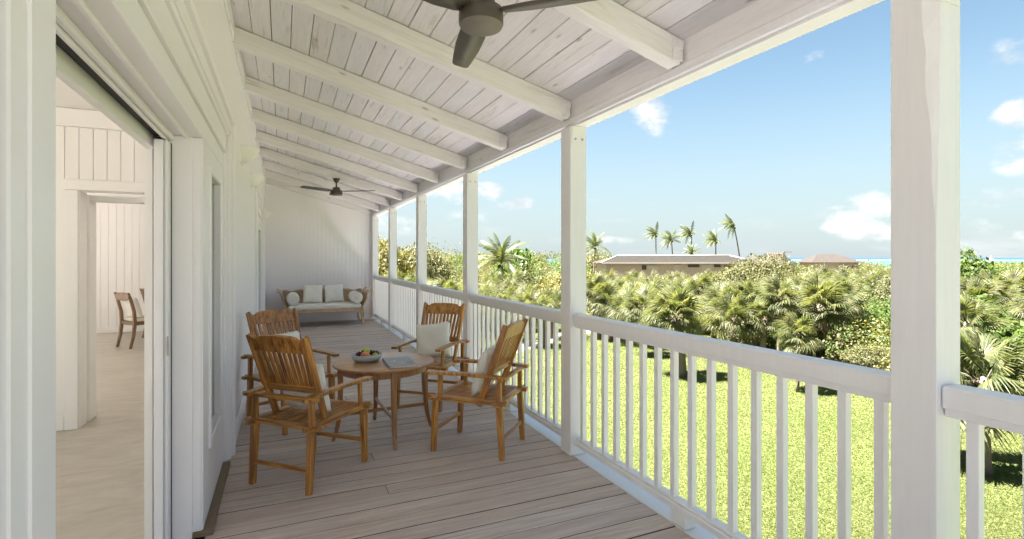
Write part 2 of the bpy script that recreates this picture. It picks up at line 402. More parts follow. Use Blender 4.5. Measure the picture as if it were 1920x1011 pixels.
def bar(name, m, parent, p0, p1, wd, dp, side=(1, 0, 0), bevel=.003, w1=None, d1=None):
    """a straight member from p0 to p1 with its length on local Z; wd along 'side'"""
    p0, p1 = Vector(p0), Vector(p1); L = (p1-p0).length
    key = (m, round(L, 4), wd, dp, bevel, w1, d1)
    if key not in _bars:
        a, b_ = wd/2, dp/2; a1, b1 = (w1 or wd)/2, (d1 or dp)/2
        q = MB(); q.add([(-a, -b_, 0), (a, -b_, 0), (a, b_, 0), (-a, b_, 0), (-a1, -b1, L), (a1, -b1, L), (a1, b1, L), (-a1, b1, L)],
                        [(0, 3, 2, 1), (4, 5, 6, 7), (0, 1, 5, 4), (1, 2, 6, 5), (2, 3, 7, 6), (3, 0, 4, 7)])
        _bars[key] = q.mesh(name, m, bevel)
    o = obj(name, _bars[key], parent)
    z = (p1-p0).normalized(); x = Vector(side); x = (x-z*x.dot(z)).normalized(); y = z.cross(x)
    o.matrix_local = Matrix(((x.x, y.x, z.x, p0.x), (x.y, y.y, z.y, p0.y), (x.z, y.z, z.z, p0.z), (0, 0, 0, 1)))
    return o

# ------------------------------------------------------------------ ground, path, sea
G = -3.2
b = MB(); n = 60
def gz(x, y):
    return G
b.add([(-300, -300, G), (420, -300, G), (420, 420, G), (-300, 420, G)], [(0, 1, 2, 3)])
tag(b.build('ground', 'soil'), kind='structure')
lawn_pts = [(-14, -30), (30, -30), (24, -8), (19.5, 3), (18.2, 9), (18.8, 13), (21.0, 16.5), (22.5, 20), (25.5, 25), (27, 32), (24, 39), (14, 44), (5, 42), (-4, 40), (-14, 40)]
b = MB(); b.add([(x, y, G+.004*3) for x, y in lawn_pts], [tuple(range(len(lawn_pts)))])
tag(b.build('lawn', 'lawn'), kind='structure')
cl = [(4, 18.5), (8.5, 22.3), (11.4, 24.4), (14.9, 26.8), (18.9, 28.5), (23.5, 30.9), (30, 33.5), (38, 35.5)]
b = MB(); vs = []
for i, (x, y) in enumerate(cl):
    a = Vector(cl[min(i+1, len(cl)-1)])-Vector(cl[max(i-1, 0)]); a.normalize(); nrm = Vector((-a.y, a.x))*.62
    vs += [(x+nrm.x, y+nrm.y, G+.03), (x-nrm.x, y-nrm.y, G+.03)]
b.add(vs, [(2*i, 2*i+1, 2*i+3, 2*i+2) for i in range(len(cl)-1)])
tag(b.build('path', 'sand'), kind='structure')
b = MB(); b.box(2.16, 6.1, .6, 17, G+.005, G+.04); tag(b.build('bounce_pavement', 'bounce_paving'), kind='structure')  # unseen pale slab added beside the house to bounce sunlight up
b = MB()
sh = [(-4000, 420.5), (420.5, 420.5), (420.5, -4000), (34000, -4000), (34000, 34000), (-4000, 34000)]
SEA = G-.6
sea = [(-26000, 260), (60, 225), (150, 160), (235, 60), (250, -60), (250, -26000), (30000, -26000), (30000, 30000), (-26000, 30000)]
b.add([(x, y, G+.02) for x, y in sea], [tuple(range(len(sea)))])
tag(b.build('sea', 'sea'), kind='structure')
b = MB()
for k in range(34):                       # surf over the reef, broken lines
    a = R(-12+k*3.1+random.uniform(-.5, .5)); rr = 1150+random.uniform(-60, 90); l = random.uniform(30, 85); wdt = random.uniform(28, 55)
    cx, cy = rr*math.cos(a), rr*math.sin(a); tx, ty = -math.sin(a), math.cos(a)
    pts = []
    for q in range(7):
        f = q/6*2-1; ww = wdt*(1-f*f)*.5+2; pts.append((cx+tx*l*f, cy+ty*l*f, ww))
    up = [(x+math.cos(a)*ww, y+math.sin(a)*ww, G+.05) for x, y, ww in pts]; dn = [(x-math.cos(a)*ww, y-math.sin(a)*ww, G+.05) for x, y, ww in pts]
    b.add(up+dn, [(i, i+1, i+8, i+7) for i in range(6)])
tag(b.build('surf', 'foam'), kind='stuff', label='white line of surf breaking on the reef near the horizon', cat='surf')

# ------------------------------------------------------------------ deck
XW, XE = -0.36, 2.01
deck = tag(obj('deck', None), kind='structure')
bd = []
y = -1.4558; k = 0
bw, gap = .1415, .0075
proto_b = {}
while y < 12.94:
    y1 = min(y+bw, 12.945)
    if random.random() < .30 and y > 0:
        js = [XW-.02, random.choice([.25, .62, .9, 1.35]), XE]
    else: js = [XW-.02, XE]
    for i in range(len(js)-1):
        L = js[i+1]-js[i]-(.003 if i < len(js)-2 else 0)
        key = (round(L, 3), round(y1-y, 4))
        if key not in proto_b:
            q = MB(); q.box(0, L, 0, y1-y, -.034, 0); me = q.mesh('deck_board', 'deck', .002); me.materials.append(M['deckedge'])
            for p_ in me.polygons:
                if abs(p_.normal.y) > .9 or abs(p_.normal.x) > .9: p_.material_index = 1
            proto_b[key] = me
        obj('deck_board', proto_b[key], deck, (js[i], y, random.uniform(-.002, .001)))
    y += bw+gap
q = MB(); yy = -1.4558+.1415/2
while yy < 12.8:
    for xn in (-.1, .52, 1.14, 1.76):
        for dy in (-.038, .038): q.lathe([(.0001, .0012), (.0042, .0012), (.0045, -.004)], 6, (xn+random.uniform(-.006, .006), yy+dy, 0), smooth=False)
    yy += .149
tag(q.build('deck_screw', 'steel', deck), kind='stuff')
bx('gap_shade_sheet', 'black', deck, XW-.1, XE+.005, -1.45, 12.95, -.09, -.045)  # black sheet under the boards, painting the shade seen in the gaps
bx('edge_board', 'white', deck, XE+.006, 2.20, -1.45, 12.95, -.06, -.004, .004)
bx('bounce_terrace', 'bounce_terrace', deck, -6.6, 2.20, -8.5, -1.46, -.06, -.006)  # unseen slab added behind the camera to bounce sunlight into the porch
bx('fascia', 'white', deck, 2.16, 2.20, -1.45, 12.95, -.38, -.062, .004)

# ------------------------------------------------------------------ house body (walls)
def wallthing(name, label, cat='wall'):
    return thing(name, label, cat)
wt = wallthing('porch_wall', 'smooth white porch wall on the left behind the chairs, with big door openings')
XI = -.60
def pw(y0, y1, z0, z1, nm='wall_panel'): return bx(nm, 'wall', wt, XI, XW, y0, y1, z0, z1)
pw(-.45, -.25, 0, 3.42); pw(4.44, 8.28, 0, 3.42); pw(11.6, 12.95, 0, 3.42); pw(-.25, 4.44, 2.46, 3.42); pw(8.28, 11.6, 2.46, 3.42)
bx('skirting', 'trim', wt, XW, XW+.016, 4.505, 8.2, 0, .11, .003); bx('skirting', 'trim', wt, XW, XW+.016, 11.68, 12.93, 0, .11, .003)
# main opening, from y=1.246 to y=3.22
def unit(y0, ya, yb, y1, lab, dark=False):
    """door surround: side panels y0-ya and yb-y1, opening ya-yb"""
    t = thing('door_surround', lab, 'door frame')
    ZT = 2.145
    # head boards
    bx('head_panel', 'trim', t, -.545, -.392, y0, y1, ZT, 2.26, .003)
    bx('head_moulding', 'trim', t, -.40, -.372, y0+.02, y1-.02, 2.262, 2.285, .006)
    bx('head_board', 'trim', t, -.42, -.378, y0-.01, y1+.01, 2.287, 2.40, .002)
    bx('head_moulding', 'trim', t, -.40, -.358, y0-.04, y1+.04, 2.402, 2.424, .007)
    bx('head_board', 'trim', t, -.42, -.352, y0-.08, y1+.07, 2.426, 2.50, .003)
    bx('head_cap', 'trim', t, -.42, -.325, y0-.12, y1+.12, 2.502, 2.535, .008)
    # casings at the far and near ends
    for s, ye in ((1, y1), (-1, y0)):
        for (a, bb, xf, bv, z1_) in ((-.045, -.021, -.374, .007, 2.26), (-.02, .035, -.38, .002, 2.285), (.036, .056, -.358, .006, 2.40), (.057, .115, -.350, .003, 2.424), (.116, .15, -.327, .008, 2.50)):
            ya_, yb_ = sorted((ye+s*a, ye+s*bb)); bx('side_casing', 'trim', t, -.42, xf, ya_, yb_, 0, z1_, bv)
    return t
u1 = unit(-.25, 1.246, 3.22, 4.30, 'white moulded surround framing the open sliding door and narrow side window')
def sidelight(t, y0, y1, g0, g1, gz0, gz1):
    X0, X1 = -.50, -.392
    for (a, bb, c0, c1) in ((y0, g0-.05, .03, 2.143), (g1+.05, y1, .03, 2.143), (g0-.05, g1+.05, .03, gz0-.05), (g0-.05, g1+.05, gz1+.05, 2.143)):
        bx('stile' if c1-c0 > 1.9 else 'rail', 'trim', t, X0, X1, a+.0008, bb-.0008, c0, c1, .0015)
    for (a, bb, c0, c1) in ((g0-.05, g0, gz0-.05, gz1+.05), (g1, g1+.05, gz0-.05, gz1+.05), (g0, g1, gz0-.05, gz0), (g0, g1, gz1, gz1+.05)):
        bx('glazing_bead', 'trim', t, X0+.005, X1+.012, a+.0008, bb-.0008, c0, c1, .007)
    bx('pane', 'glass', t, -.43, -.424, g0, g1, gz0, gz1)
    bx('blind', 'blind', t, -.49, -.47, g0, g1, gz0, gz1)
    bx('sill', 'sill', t, -.52, -.345, y0-.02, y1-.01, .001, .029, .003)
w1 = thing('side_window', 'narrow glazed white panel just beyond the open sliding door', 'window')
sidelight(w1, 3.222, 4.253, 3.50, 4.02, .44, 1.99)
bx('jamb', 'trim', w1, -.543, -.44, 3.20, 3.26, 0, 2.143, .002)
bx('jamb', 'trim', w1, -.502, -.40, 3.215, 3.30, 0.03, 2.142, .002)
bx('pocket_lining', 'inside', w1, -.66, -.625, 3.24, 4.6, 0, 2.9)
w0 = thing('side_window', 'white door panel at the extreme left edge of the view', 'window')
sidelight(w0, -.205, 1.02, .1, .75, .44, 1.99)
bx('stile', 'trim', w0, -.55, -.397, 1.075, 1.135, .03, 2.143, .004)
bx('stile', 'trim', w0, -.55, -.41, 1.02, 1.074, .03, 2.143, .002)
bx('jamb', 'trim', w0, -.60, -.392, 1.137, 1.246, .0, 2.143, .004)
# inner parts of the head: trim, track, inner board
bx('stop_moulding', 'trim', u1, -.475, -.455, 1.25, 3.215, 2.128, 2.1445, .005)
bx('stop_moulding', 'trim', u1, -.545, -.52, 1.25, 3.215, 2.115, 2.1445, .006)
hd = thing('door_head', 'boxed white head with a dark sliding track above the open doorway', 'door track')
bx('trim_strip', 'trim', hd, -.56, -.546, 1.246, 3.22, 2.105, 2.26, .003)
bx('trim_strip', 'trim', hd, -.574, -.561, 1.246, 3.22, 2.118, 2.26, .003)
bx('track', 'black', hd, -.615, -.575, 1.246, 3.22, 2.135, 2.20)
bx('inner_board', 'inside', hd, -.655, -.618, 1.1, 3.24, 2.07, 2.46, .003)
bx('filler', 'inside', hd, -.617, -.40, 1.1, 3.24, 2.262, 2.46)
leaf_t = thing('sliding_door', 'white sliding door leaf pushed back into the wall, only its edge showing', 'door')
bx('door_leaf', 'trim', leaf_t, -.592, -.552, 3.10, 4.3, .01, 2.098, .003)
bx('door_edge_strip', 'trim', leaf_t, -.550, -.535, 3.115, 4.3, .01, 2.098, .002)
bx('weather_seal', 'black', leaf_t, -.534, -.531, 3.192, 3.199, .01, 2.098)
bx('flush_pull', 'steel', leaf_t, -.538, -.530, 3.107, 3.114, 1.00, 1.10)
# second unit far along the wall
u2 = unit(8.40, 9.2, 10.9, 11.45, 'far white door surround on the left near the end wall')
w2 = thing('side_window', 'closed glazed white door far along the porch wall', 'door')
sidelight(w2, 8.445, 9.6, 8.7, 9.35, .44, 1.99)
w3 = thing('side_window', 'closed glazed white door nearest the end wall', 'door')
sidelight(w3, 9.603, 11.405, 9.9, 11.1, .44, 1.99)

# end wall with upright boards
ew = wallthing('end_wall', 'white boarded wall closing the far end of the porch behind the sofa')
def ztop(x): return 3.18+.145-(x+.36)*(.64/2.36)
x = XW+.001
while x < 2.13:
    x1 = min(x+.092, 2.14)
    q = MB(); q.sweep([(x, 0.0), (x1-.002, 0.0), (x1-.002, ztop(x1)-.002), (x, ztop(x)-.002)], 1, 12.952, 12.972)
    q.build('board', 'wall', ew, .001)
    x += .092
bx('backing', 'inside', ew, XW-.3, 2.15, 12.974, 13.1, 0, 3.6)
bx('skirting', 'trim', ew, XW+.002, 1.98, 12.935, 12.951, 0, .10, .003)

# ground storey and outer shell of the house
hs = thing('house', 'white two storey beach house carrying the upper porch', 'house')
bx('ground_floor_wall', 'outwall', hs, -6.6, -.3, -.5, 13.1, G, -.1)
bx('end_gable', 'outwall', hs, -6.6, XW-.31, 12.98, 13.1, -.09, 3.6)
bx('end_gable', 'outwall', hs, -6.6, XW-.31, -.5, -.44, 2.5, 3.6); bx('end_gable', 'outwall', hs, -2.0, XW-.31, -.5, -.44, -.09, 2.49); bx('bounce_terrace', 'bounce_terrace', hs, -6.6, XW-.03, -1.455, -.501, -.06, -.006); bx('bounce_balcony', 'bounce_paving', hs, -11, -6.61, -.5, 13.1, -.2, -.006); bx('podium', 'outwall', hs, -6.6, 2.15, -8.5, -.51, G, -.1)  # gable left open; unseen sunlit slabs added to bounce light indoors
for i, yy in enumerate((1.07, 3.46, 5.86, 8.26, 10.66, 12.88)):
    bx('pier', 'outwall', hs, 1.99, 2.15, yy-.08, yy+.08, G, -.385)
q = MB(); q.sweep([(-.66, 3.56), (-.66, 3.66), (-6.62, 3.66), (-6.62, 3.56)], 1, -.55, 13.4); q.build('main_roof', 'roofing', hs)

# interior
inf = tag(bx('floor', 'infloor', None, -6.4, -.44, -.43, 12.66, -.05, -.004), kind='structure')
ip = wallthing('partition_wall', 'cream boarded inside wall with a doorway, seen through the sliding door')
YP = 5.68
def boards(t, x0, x1, y, z0, z1, pitch=.1, m='inside', yb=None, th=.012):
    x = x0
    while x < x1-.01:
        bx('board', m, t, x, min(x+pitch, x1)-.004, y, y+th, z0, z1, .0015); x += pitch
bx('core', 'inside', ip, -6.4, -1.725, YP+.014, YP+.19, 0, 2.8); bx('core', 'inside', ip, -1.725, -1.0, YP+.014, YP+.19, 2.18, 2.8)
bx('core', 'inside', ip, -1.0, -.66, YP+.014, YP+.19, 0, 2.8)
boards(ip, -2.93, -1.73, YP, 0, 2.64); boards(ip, -1.73, -.70, YP, 2.185, 2.64)
bx('cornice', 'inside', ip, -4.5, -.66, YP-.03, YP+.014, 2.642, 2.798, .006)
bx('skirting', 'inside', ip, -3.2, -1.735, YP-.014, YP-.001, 0, .12, .003)
bx('door_casing', 'inside', ip, -1.73, -1.635, YP-.02, YP+.012, 0, 2.09, .003)
bx('door_casing', 'inside', ip, -1.73, -.70, YP-.022, YP+.012, 2.092, 2.183, .003)
bx('door_lining', 'inside', ip, -1.724, -1.63, YP+.013, YP+.19, 0, 2.09)
bx('door_lining', 'inside', ip, -1.63, -1.0, YP+.013, YP+.19, 2.092, 2.14)
bx('door_lining', 'inside', ip, -1.66, -1.615, YP+.21, YP+.40, 0, 2.07, .003)
bx('door_lining', 'inside', ip, -1.61, -1.0, YP+.21, YP+.40, 2.02, 2.07, .003)
nb = wallthing('inside_wall_return', 'narrow cream wall return right of the inside doorway')
bx('pilaster', 'inside', nb, -.815, -.66, 4.26, 4.94, 0, 2.8, .003)
bx('pilaster', 'inside', nb, -.99, -.66, 4.942, YP-.024, 0, 2.8, .003)
fw = wallthing('inside_far_wall', 'pale boarded wall at the back of the dining room seen through the doorway')
boards(fw, -4.6, -1.6, 12.66, .12, 2.8, .13)
bx('skirting', 'inside', fw, -6.4, -.66, 12.645, 12.659, 0, .12, .003)
bx('core', 'inside', fw, -6.4, -.66, 12.674, 12.97, 0, 2.8)
cw = wallthing('inside_ceiling', 'flat cream ceiling over the inside rooms', 'ceiling')
bx('ceiling_sheet', 'ceiling2', cw, -6.5, -.66, -.43, 12.97, 2.801, 2.9)
ww = wallthing('west_wall', 'far inside wall with openings added to light the rooms, on the hidden side of the house')
ys = [(-.43, -.2), (0.2, 1.2), (4.2, 6.4), (9.0, 10.9), (11.9, 12.97)]
for a, bb in ys: bx('wall_panel', 'inside', ww, -6.55, -6.41, a, bb, 0, 2.8)
for a, bb in ((-.2, .2), (1.2, 4.2), (6.4, 9.0), (10.9, 11.9)):  # openings added in the unseen wall to let daylight into the rooms
    bx('light_opening_head', 'inside', ww, -6.55, -6.41, a+.001, bb-.001, 2.62, 2.8)
    bx('light_opening_sill', 'inside', ww, -6.55, -6.41, a+.001, bb-.001, 0, .08)
iw = wallthing('inner_lining', 'cream lining on the room side of the porch wall')
bx('lining', 'inside', iw, -.66, -.605, -.43, 1.09, 0, 2.8); bx('lining', 'inside', iw, -.66, -.605, 4.62, 12.6, 0, 2.8); bx('lining', 'inside', iw, -.66, -.605, 3.26, 4.6, 2.46, 2.8)

# ------------------------------------------------------------------ porch roof: boards, rafters, header
rf = thing('porch_roof', 'sloping whitewashed timber porch ceiling with exposed rafters', 'roof')
ZW, SL = 3.18, .64/2.36
def zb(x): return ZW-(x+.36)*SL        # underside of rafters
RY = [-1.41+1.2*k for k in range(12)]
nb_ = 17; px0 = XW-.0; pitch = (2.02-px0)/nb_
for k in range(nb_):
    xa, xb = px0+k*pitch+.0018+random.uniform(0, .002), px0+(k+1)*pitch-.0018-random.uniform(0, .001)
    y = -1.48; first = True
    while y < 12.94:
        L = (random.choice([2.4, 3.6, 4.8]) if not first else random.choice([1.4, 2.6, 3.8])); first = False
        y1 = min(y+L, 12.948)
        if 12.948-y1 < 1: y1 = 12.948
        dz = random.uniform(0, .004); q = MB()
        za, zc = zb(xa)+.146+dz, zb(xb)+.146+dz+random.uniform(-.001, .002)
        q.add([(xa, y+.002, za), (xb, y+.002, zc), (xb, y1-.002, zc), (xa, y1-.002, za), (xa, y+.002, za+.02), (xb, y+.002, zc+.02), (xb, y1-.002, zc+.02), (xa, y1-.002, za+.02)],
              [(0, 3, 2, 1), (4, 5, 6, 7), (0, 1, 5, 4), (1, 2, 6, 5), (2, 3, 7, 6), (3, 0, 4, 7)])
        q.build('ceiling_board', 'ceil', rf, .002)
        y = y1
q = MB(); q.sweep([(XW-.3, zb(XW-.3)+.185), (2.22, zb(2.22)+.185), (2.22, zb(2.22)+.225), (XW-.3, zb(XW-.3)+.225)], 1, -1.52, 13.3); q.build('roof_deck', 'dark', rf)
q = MB(); q.sweep([(XW-.32, zb(XW-.32)+.226), (2.26, zb(2.26)+.226), (2.26, zb(2.26)+.26), (XW-.32, zb(XW-.32)+.26)], 1, -1.54, 13.32); q.build('roofing', 'roofing', rf)
for yy in RY + [12.85]:
    # rafter: length on local Z, grain follows
    o = bar('rafter', 'rafter', rf, (XW, yy+.0475, zb(XW)+.0715), (1.99, yy+.0475, zb(1.99)+.0715), .095, .139, (0, 1, 0), .006)
# header beam
bx('header_beam', 'header', rf, 2.0, 2.14, -1.5, 12.95, 2.556, 2.745, .005)
q = MB(); q.sweep([(1.995, 2.555), (1.995, 2.535), (2.008, 2.517), (2.03, 2.513), (2.03, 2.5), (2.14, 2.5), (2.14, 2.555)], 1, -1.5, 12.95); q.build('header_moulding', 'white', rf, .002)
for yy in RY:
    br = bx('angle_bracket', 'header', rf, 1.985, 1.999, yy+.096, yy+.17, zb(2)+.012, zb(2)+.135, .003)
    br2 = bx('angle_bracket', 'header', rf, 1.915, 1.984, yy-.010, yy-.001, zb(2)+.02, zb(2)+.14, .003)
    for bxx in (1.935, 1.965):
        q = MB(); q.tube([(bxx, yy-.0105, zb(2)+.09), (bxx, yy-.016, zb(2)+.09)], .008, 6, False); q.build('bolt', 'white', br2)
    for byy in (yy+.115, yy+.15):
        q = MB(); q.tube([(1.9845, byy, zb(2)+.09), (1.979, byy, zb(2)+.09)], .008, 6, False); q.build('bolt', 'white', br)
bx('wall_plate', 'header', rf, XW+.001, XW+.02, -.6, 12.95, 3.20, 3.315, .003)

# ------------------------------------------------------------------ posts
plabels = ['large rough edged white post at the right, closest to the camera', 'white post behind the right hand chair, beside the near railing bay',
           'third white porch post from the camera, between palms and cloudy sky', 'fourth white porch post from the camera, before the sofa end', 'slim looking fifth post, nearest the end wall']
PY = [.995, 3.39, 5.79, 8.19, 10.59]
def make_post(y0, label, wane=False):
    t = thing('porch_post', label, 'post', (2.06, y0+.073, 0), 0, 'white posts holding up the porch roof')
    a = .0705; q = MB(); zs = [0, .3, .8, 1.3, 1.6, 1.75, 1.85, 1.95, 2.05, 2.12, 2.2, 2.26, 2.32, 2.38, 2.44, 2.499] if wane else [0, 1.2, 2.499]
    rnd = random.Random(4); vs = []
    for z in zs:
        if wane: c1, c2 = (.002+max(0, z-1.65)*.045+rnd.uniform(0, .012)*(z > 1.6), .002+max(0, z-1.65)*.028+rnd.uniform(0, .010)*(z > 1.6))
        else: c1 = c2 = .003
        vs += [(-a, a, z), (-a, -a+c1, z), (-a+c2, -a, z), (a, -a, z), (a, a, z)]
    n = len(zs); fs = [(j*5+i, j*5+(i+1) % 5, (j+1)*5+(i+1) % 5, (j+1)*5+i) for j in range(n-1) for i in range(5)]+[(0, 1, 2, 3, 4), tuple(range(n*5-5, n*5))]
    q.add(vs, fs); q.build('post_shaft', 'white', t)
    pl = bx('bracket_plate', 'white', t, -.058, .058, -a-.006, -a-.0005, 2.36, 2.498, .002)
    for xx in (-.03, .03):
        q = MB(); q.tube([(xx, -a-.0065, 2.40), (xx, -a-.014, 2.40)], .009, 6, False); q.build('bolt', 'steel', pl)
    bx('post_foot', 'white', t, -a-.003, a+.003, -a-.003, a+.003, .0005, .012)
    return t
for yy, lb in zip(PY, plabels): make_post(yy, lb, yy < 1)
make_post(12.79, 'half hidden white post standing against the end wall')
make_post(-1.405, 'white post behind the camera position')

# ------------------------------------------------------------------ railings
rl = ['railing bay cut by the right edge of the picture', 'nearest full white railing bay in front of the lawn', 'white railing bay behind the two right hand chairs',
      'white railing bay beside the fourth post', 'short looking white railing bay before the last post', 'white railing bay reaching the end wall beside the sofa']
spans = [(-1.26, .994), (1.142, 3.389), (3.537, 5.789), (5.937, 8.189), (8.337, 10.589), (10.737, 12.79)]
balm = MB(); balm.box(-.0175, .0175, -.0175, .0175, 0, .838); balm = balm.mesh('baluster', 'white', .002)
for (a, bb), lb in zip(spans, rl):
    t = thing('porch_railing', lb, 'railing', (2.06, a, 0), 0, 'white railings between the posts')
    L = bb-a
    q = MB(); q.sweep([(-.045, .998), (.045, .998), (.045, 1.062), (.038, 1.07), (-.038, 1.07), (-.045, 1.062)], 1, .001, L-.001); q.build('handrail', 'white', t)
    bx('upper_rail', 'white', t, -.033, .033, .001, L-.001, .968, .997, .003)
    bx('bottom_rail', 'white', t, -.045, .045, .001, L-.001, .078, .115, .005)
    bx('bottom_rail_cap', 'white', t, -.028, .028, .001, L-.001, .1155, .13, .004)
    bx('rail_foot', 'white', t, -.04, .04, L/2-.06, L/2+.06, 0.0, .0775, .003)
    nbal = 16; p = L/(nbal)
    for i in range(nbal):
        obj('baluster', balm, t, (0, p*(i+.5), .1302))

# ------------------------------------------------------------------ ceiling fans
def make_fan(x, y, z, label, rot, rod):
    t = thing('ceiling_fan', label, 'ceiling fan', (x, y, z), rot, None)
    q = MB(); q.lathe([(.0, .085), (.045, .085), (.062, .075), (.066, .035), (.098, .03), (.101, .0), (.101, -.035), (.099, -.04)], 32); q.build('motor', 'bronze', t)
    q = MB(); q.lathe([(.0985, -.041), (.092, -.052), (.0, -.054)], 32); q.build('motor_cap', 'bronzelight', t)
    q = MB(); q.tube([(0, 0, .086), (0, 0, rod)], .013, 10); q.build('rod', 'bronze', t)
    q = MB(); q.lathe([(.014, rod-.03), (.03, rod-.02), (.055, rod+.02), (.065, rod+.045), (0, rod+.046)], 20); q.build('canopy', 'bronze', t)
    for k in range(3):
        q = MB(); vs = []; prof = [(.085, .028), (.12, .045), (.22, .062), (.40, .062), (.58, .052), (.66, .045), (.68, .03)]
        for (r, h) in prof:
            tw = .22; zc = .012+.008*r
            vs += [(r, h, zc+h*tw), (r, -h, zc-h*tw), (r, -h, zc-h*tw+.007), (r, h, zc+h*tw+.007)]
        n = len(prof)
        q.add(vs, [(j*4+i, j*4+(i+1) % 4, (j+1)*4+(i+1) % 4, (j+1)*4+i) for j in range(n-1) for i in range(4)]+[(0, 1, 2, 3), tuple(range(n*4-4, n*4))], True)
        o = q.build('blade', 'ghost', t); o.rotation_euler = (0, 0, k*2*math.pi/3)
    return t
make_fan(.82, 2.19, 2.59, 'large dark bronze ceiling fan hanging close above the camera', R(-40), .25)
make_fan(.85, 9.40, 2.63, 'small looking dark ceiling fan far down the porch', R(-28), .19)

# ------------------------------------------------------------------ wall sconces
def sconce(y, z, label):
    t = thing('wall_sconce', label, 'wall lamp', (XW, y, z), 0, 'white half bowl sconces on the porch wall')
    q = MB(); prof = [(.0, -.115), (.05, -.105), (.10, -.075), (.14, -.025), (.155, .03), (.155, .034), (.147, .034), (.13, -.02), (.09, -.065), (.0, -.10)]
    q.lathe(prof, 24, (0, 0, 0), -math.pi/2, math.pi/2); q.build('bowl', 'bowlwhite', t)
    bx('back_plate', 'bowlwhite', t, .0, .008, -.154, .154, -.112, .031)
    return t
sconce(5.5, 2.50, 'white half bowl sconce nearest the camera, left wall under the rafters')
sconce(7.02, 2.47, 'second white half bowl sconce along the porch wall')
sconce(12.1, 2.44, 'small white sconce farthest away, beside the end wall')

# ------------------------------------------------------------------ armchairs
def make_chair(label):
    t = thing('armchair', label, 'armchair', (0, 0, 0), 0, 'slatted teak armchairs round the low table')
    T = 'teak'
    for sx in (-1, 1):
        # legs: front and rear, tapered to the floor, thinner above the seat
        bar('leg', T, t, (sx*.235, -.285, 0), (sx*.235, -.262, .40), .034, .038, w1=.044, d1=.046)
        bar('leg', T, t, (sx*.235, .285, 0), (sx*.235, .268, .40), .034, .038, w1=.044, d1=.046)
        bar('arm_post', T, t, (sx*.235, -.262, .4005), (sx*.235, -.262, .592), .034, .034)
        bar('arm_post', T, t, (sx*.237, .232, .4345), (sx*.237, .222, .592), .024, .030)
        # seat side rail with projecting ends
        bar('seat_rail', T, t, (sx*.235, -.325, .418), (sx*.235, .325, .418), .046, .032)
        # armrest: wide flat board, tapering forward
        q = MB(); yy = [(-.335, .024), (-.26, .034), (-.20, .026), (0, .024), (.20, .026), (.29, .030), (.345, .028)]; vs = []
        for (y_, h) in yy:
            zz = .605+.012*math.sin((y_+.33)/.68*math.pi)
            vs += [(sx*.240-h, y_, zz-.012), (sx*.240+h, y_, zz-.012), (sx*.240+h, y_, zz+.012), (sx*.240-h, y_, zz+.012)]
        n = len(yy); q.add(vs, [(j*4+i, j*4+(i+1) % 4, (j+1)*4+(i+1) % 4, (j+1)*4+i) for j in range(n-1) for i in range(4)]+[(0, 1, 2, 3), tuple(range(n*4-4, n*4))])
        q.build('armrest', T, t, .004)
        # back stile, from the seat rail up past the crest
        bar('back_stile', T, t, (sx*.206, -.085, .375), (sx*.230, -.315, 1.0), .026, .048, bevel=.005)
    bar('seat_rail', T, t, (-.305, .262, .4195), (.305, .262, .4195), .050, .026, (0, 1, 0))
    bar('seat_rail', T, t, (-.305, -.262, .4195), (.305, -.262, .4195), .050, .026, (0, 1, 0))
    bar('arm_rail', T, t, (-.30, -.285, .5995), (.30, -.285, .5995), .044, .023, (0, 1, 0))
    bar('stretcher', T, t, (-.228, -.276, .15), (.228, -.276, .15), .018, .028, (0, 1, 0))
    bar('stretcher', T, t, (-.228, .278, .165), (.228, .278, .165), .018, .028, (0, 1, 0))
    for i in range(12):
        xx = -.195+i*.39/11
        bar('seat_slat', T, t, (xx, -.236, .428), (xx, .236, .428), .021, .014, bevel=.002)
    bar('seat_support', T, t, (-.21, 0, .410), (.21, 0, .410), .03, .018, (0, 1, 0))
    def bp(z): f = (z-.375)/(1.02-.375); return (-.085-.24*f)
    def bxw(z): return .206+.026*(z-.375)/(1.02-.375)
    z0 = .635; bar('lower_back_rail', T, t, (-bxw(z0)+.012, bp(z0), z0), (bxw(z0)-.012, bp(z0), z0), .024, .050, (0, 1, .37))
    # crest rail with shaped top
    q = MB(); pts = []; zc = .915
    top = [(-1, .082), (-.95, .076), (-.90, .062), (-.85, .058), (-.80, .064), (-.70, .080), (-.5, .088), (0, .091), (.5, .088), (.70, .080), (.80, .064), (.85, .058), (.90, .062), (.95, .076), (1, .082)]
    hw = bxw(.95)-.012
    out_ = [(hw*a, h) for a, h in top]+[(hw, -.03), (-hw, -.03)]
    dirz = Vector((0, -.24, .645)).normalized(); nrm = Vector((0, .645, .24)).normalized()
    base = Vector((0, bp(zc), zc)); vs = []
    for sgn in (-1, 1):
        for (a, h) in out_: vs.append(base+Vector((a, 0, 0))+dirz*h+nrm*(.011*sgn))
    n = len(out_)
    q.add(vs, [tuple(range(n)), tuple(range(n, 2*n))[::-1]]+[(i, (i+1) % n, (i+1) % n+n, i+n) for i in range(n)])
    q.build('crest_rail', T, t, .002)
    for i in range(10):
        f = (i+.5)/10*2-1
        bar('back_slat', T, t, (f*.190, bp(.645), .645), (f*.210, bp(.892), .892), .0255, .012, bevel=.002)
    return t
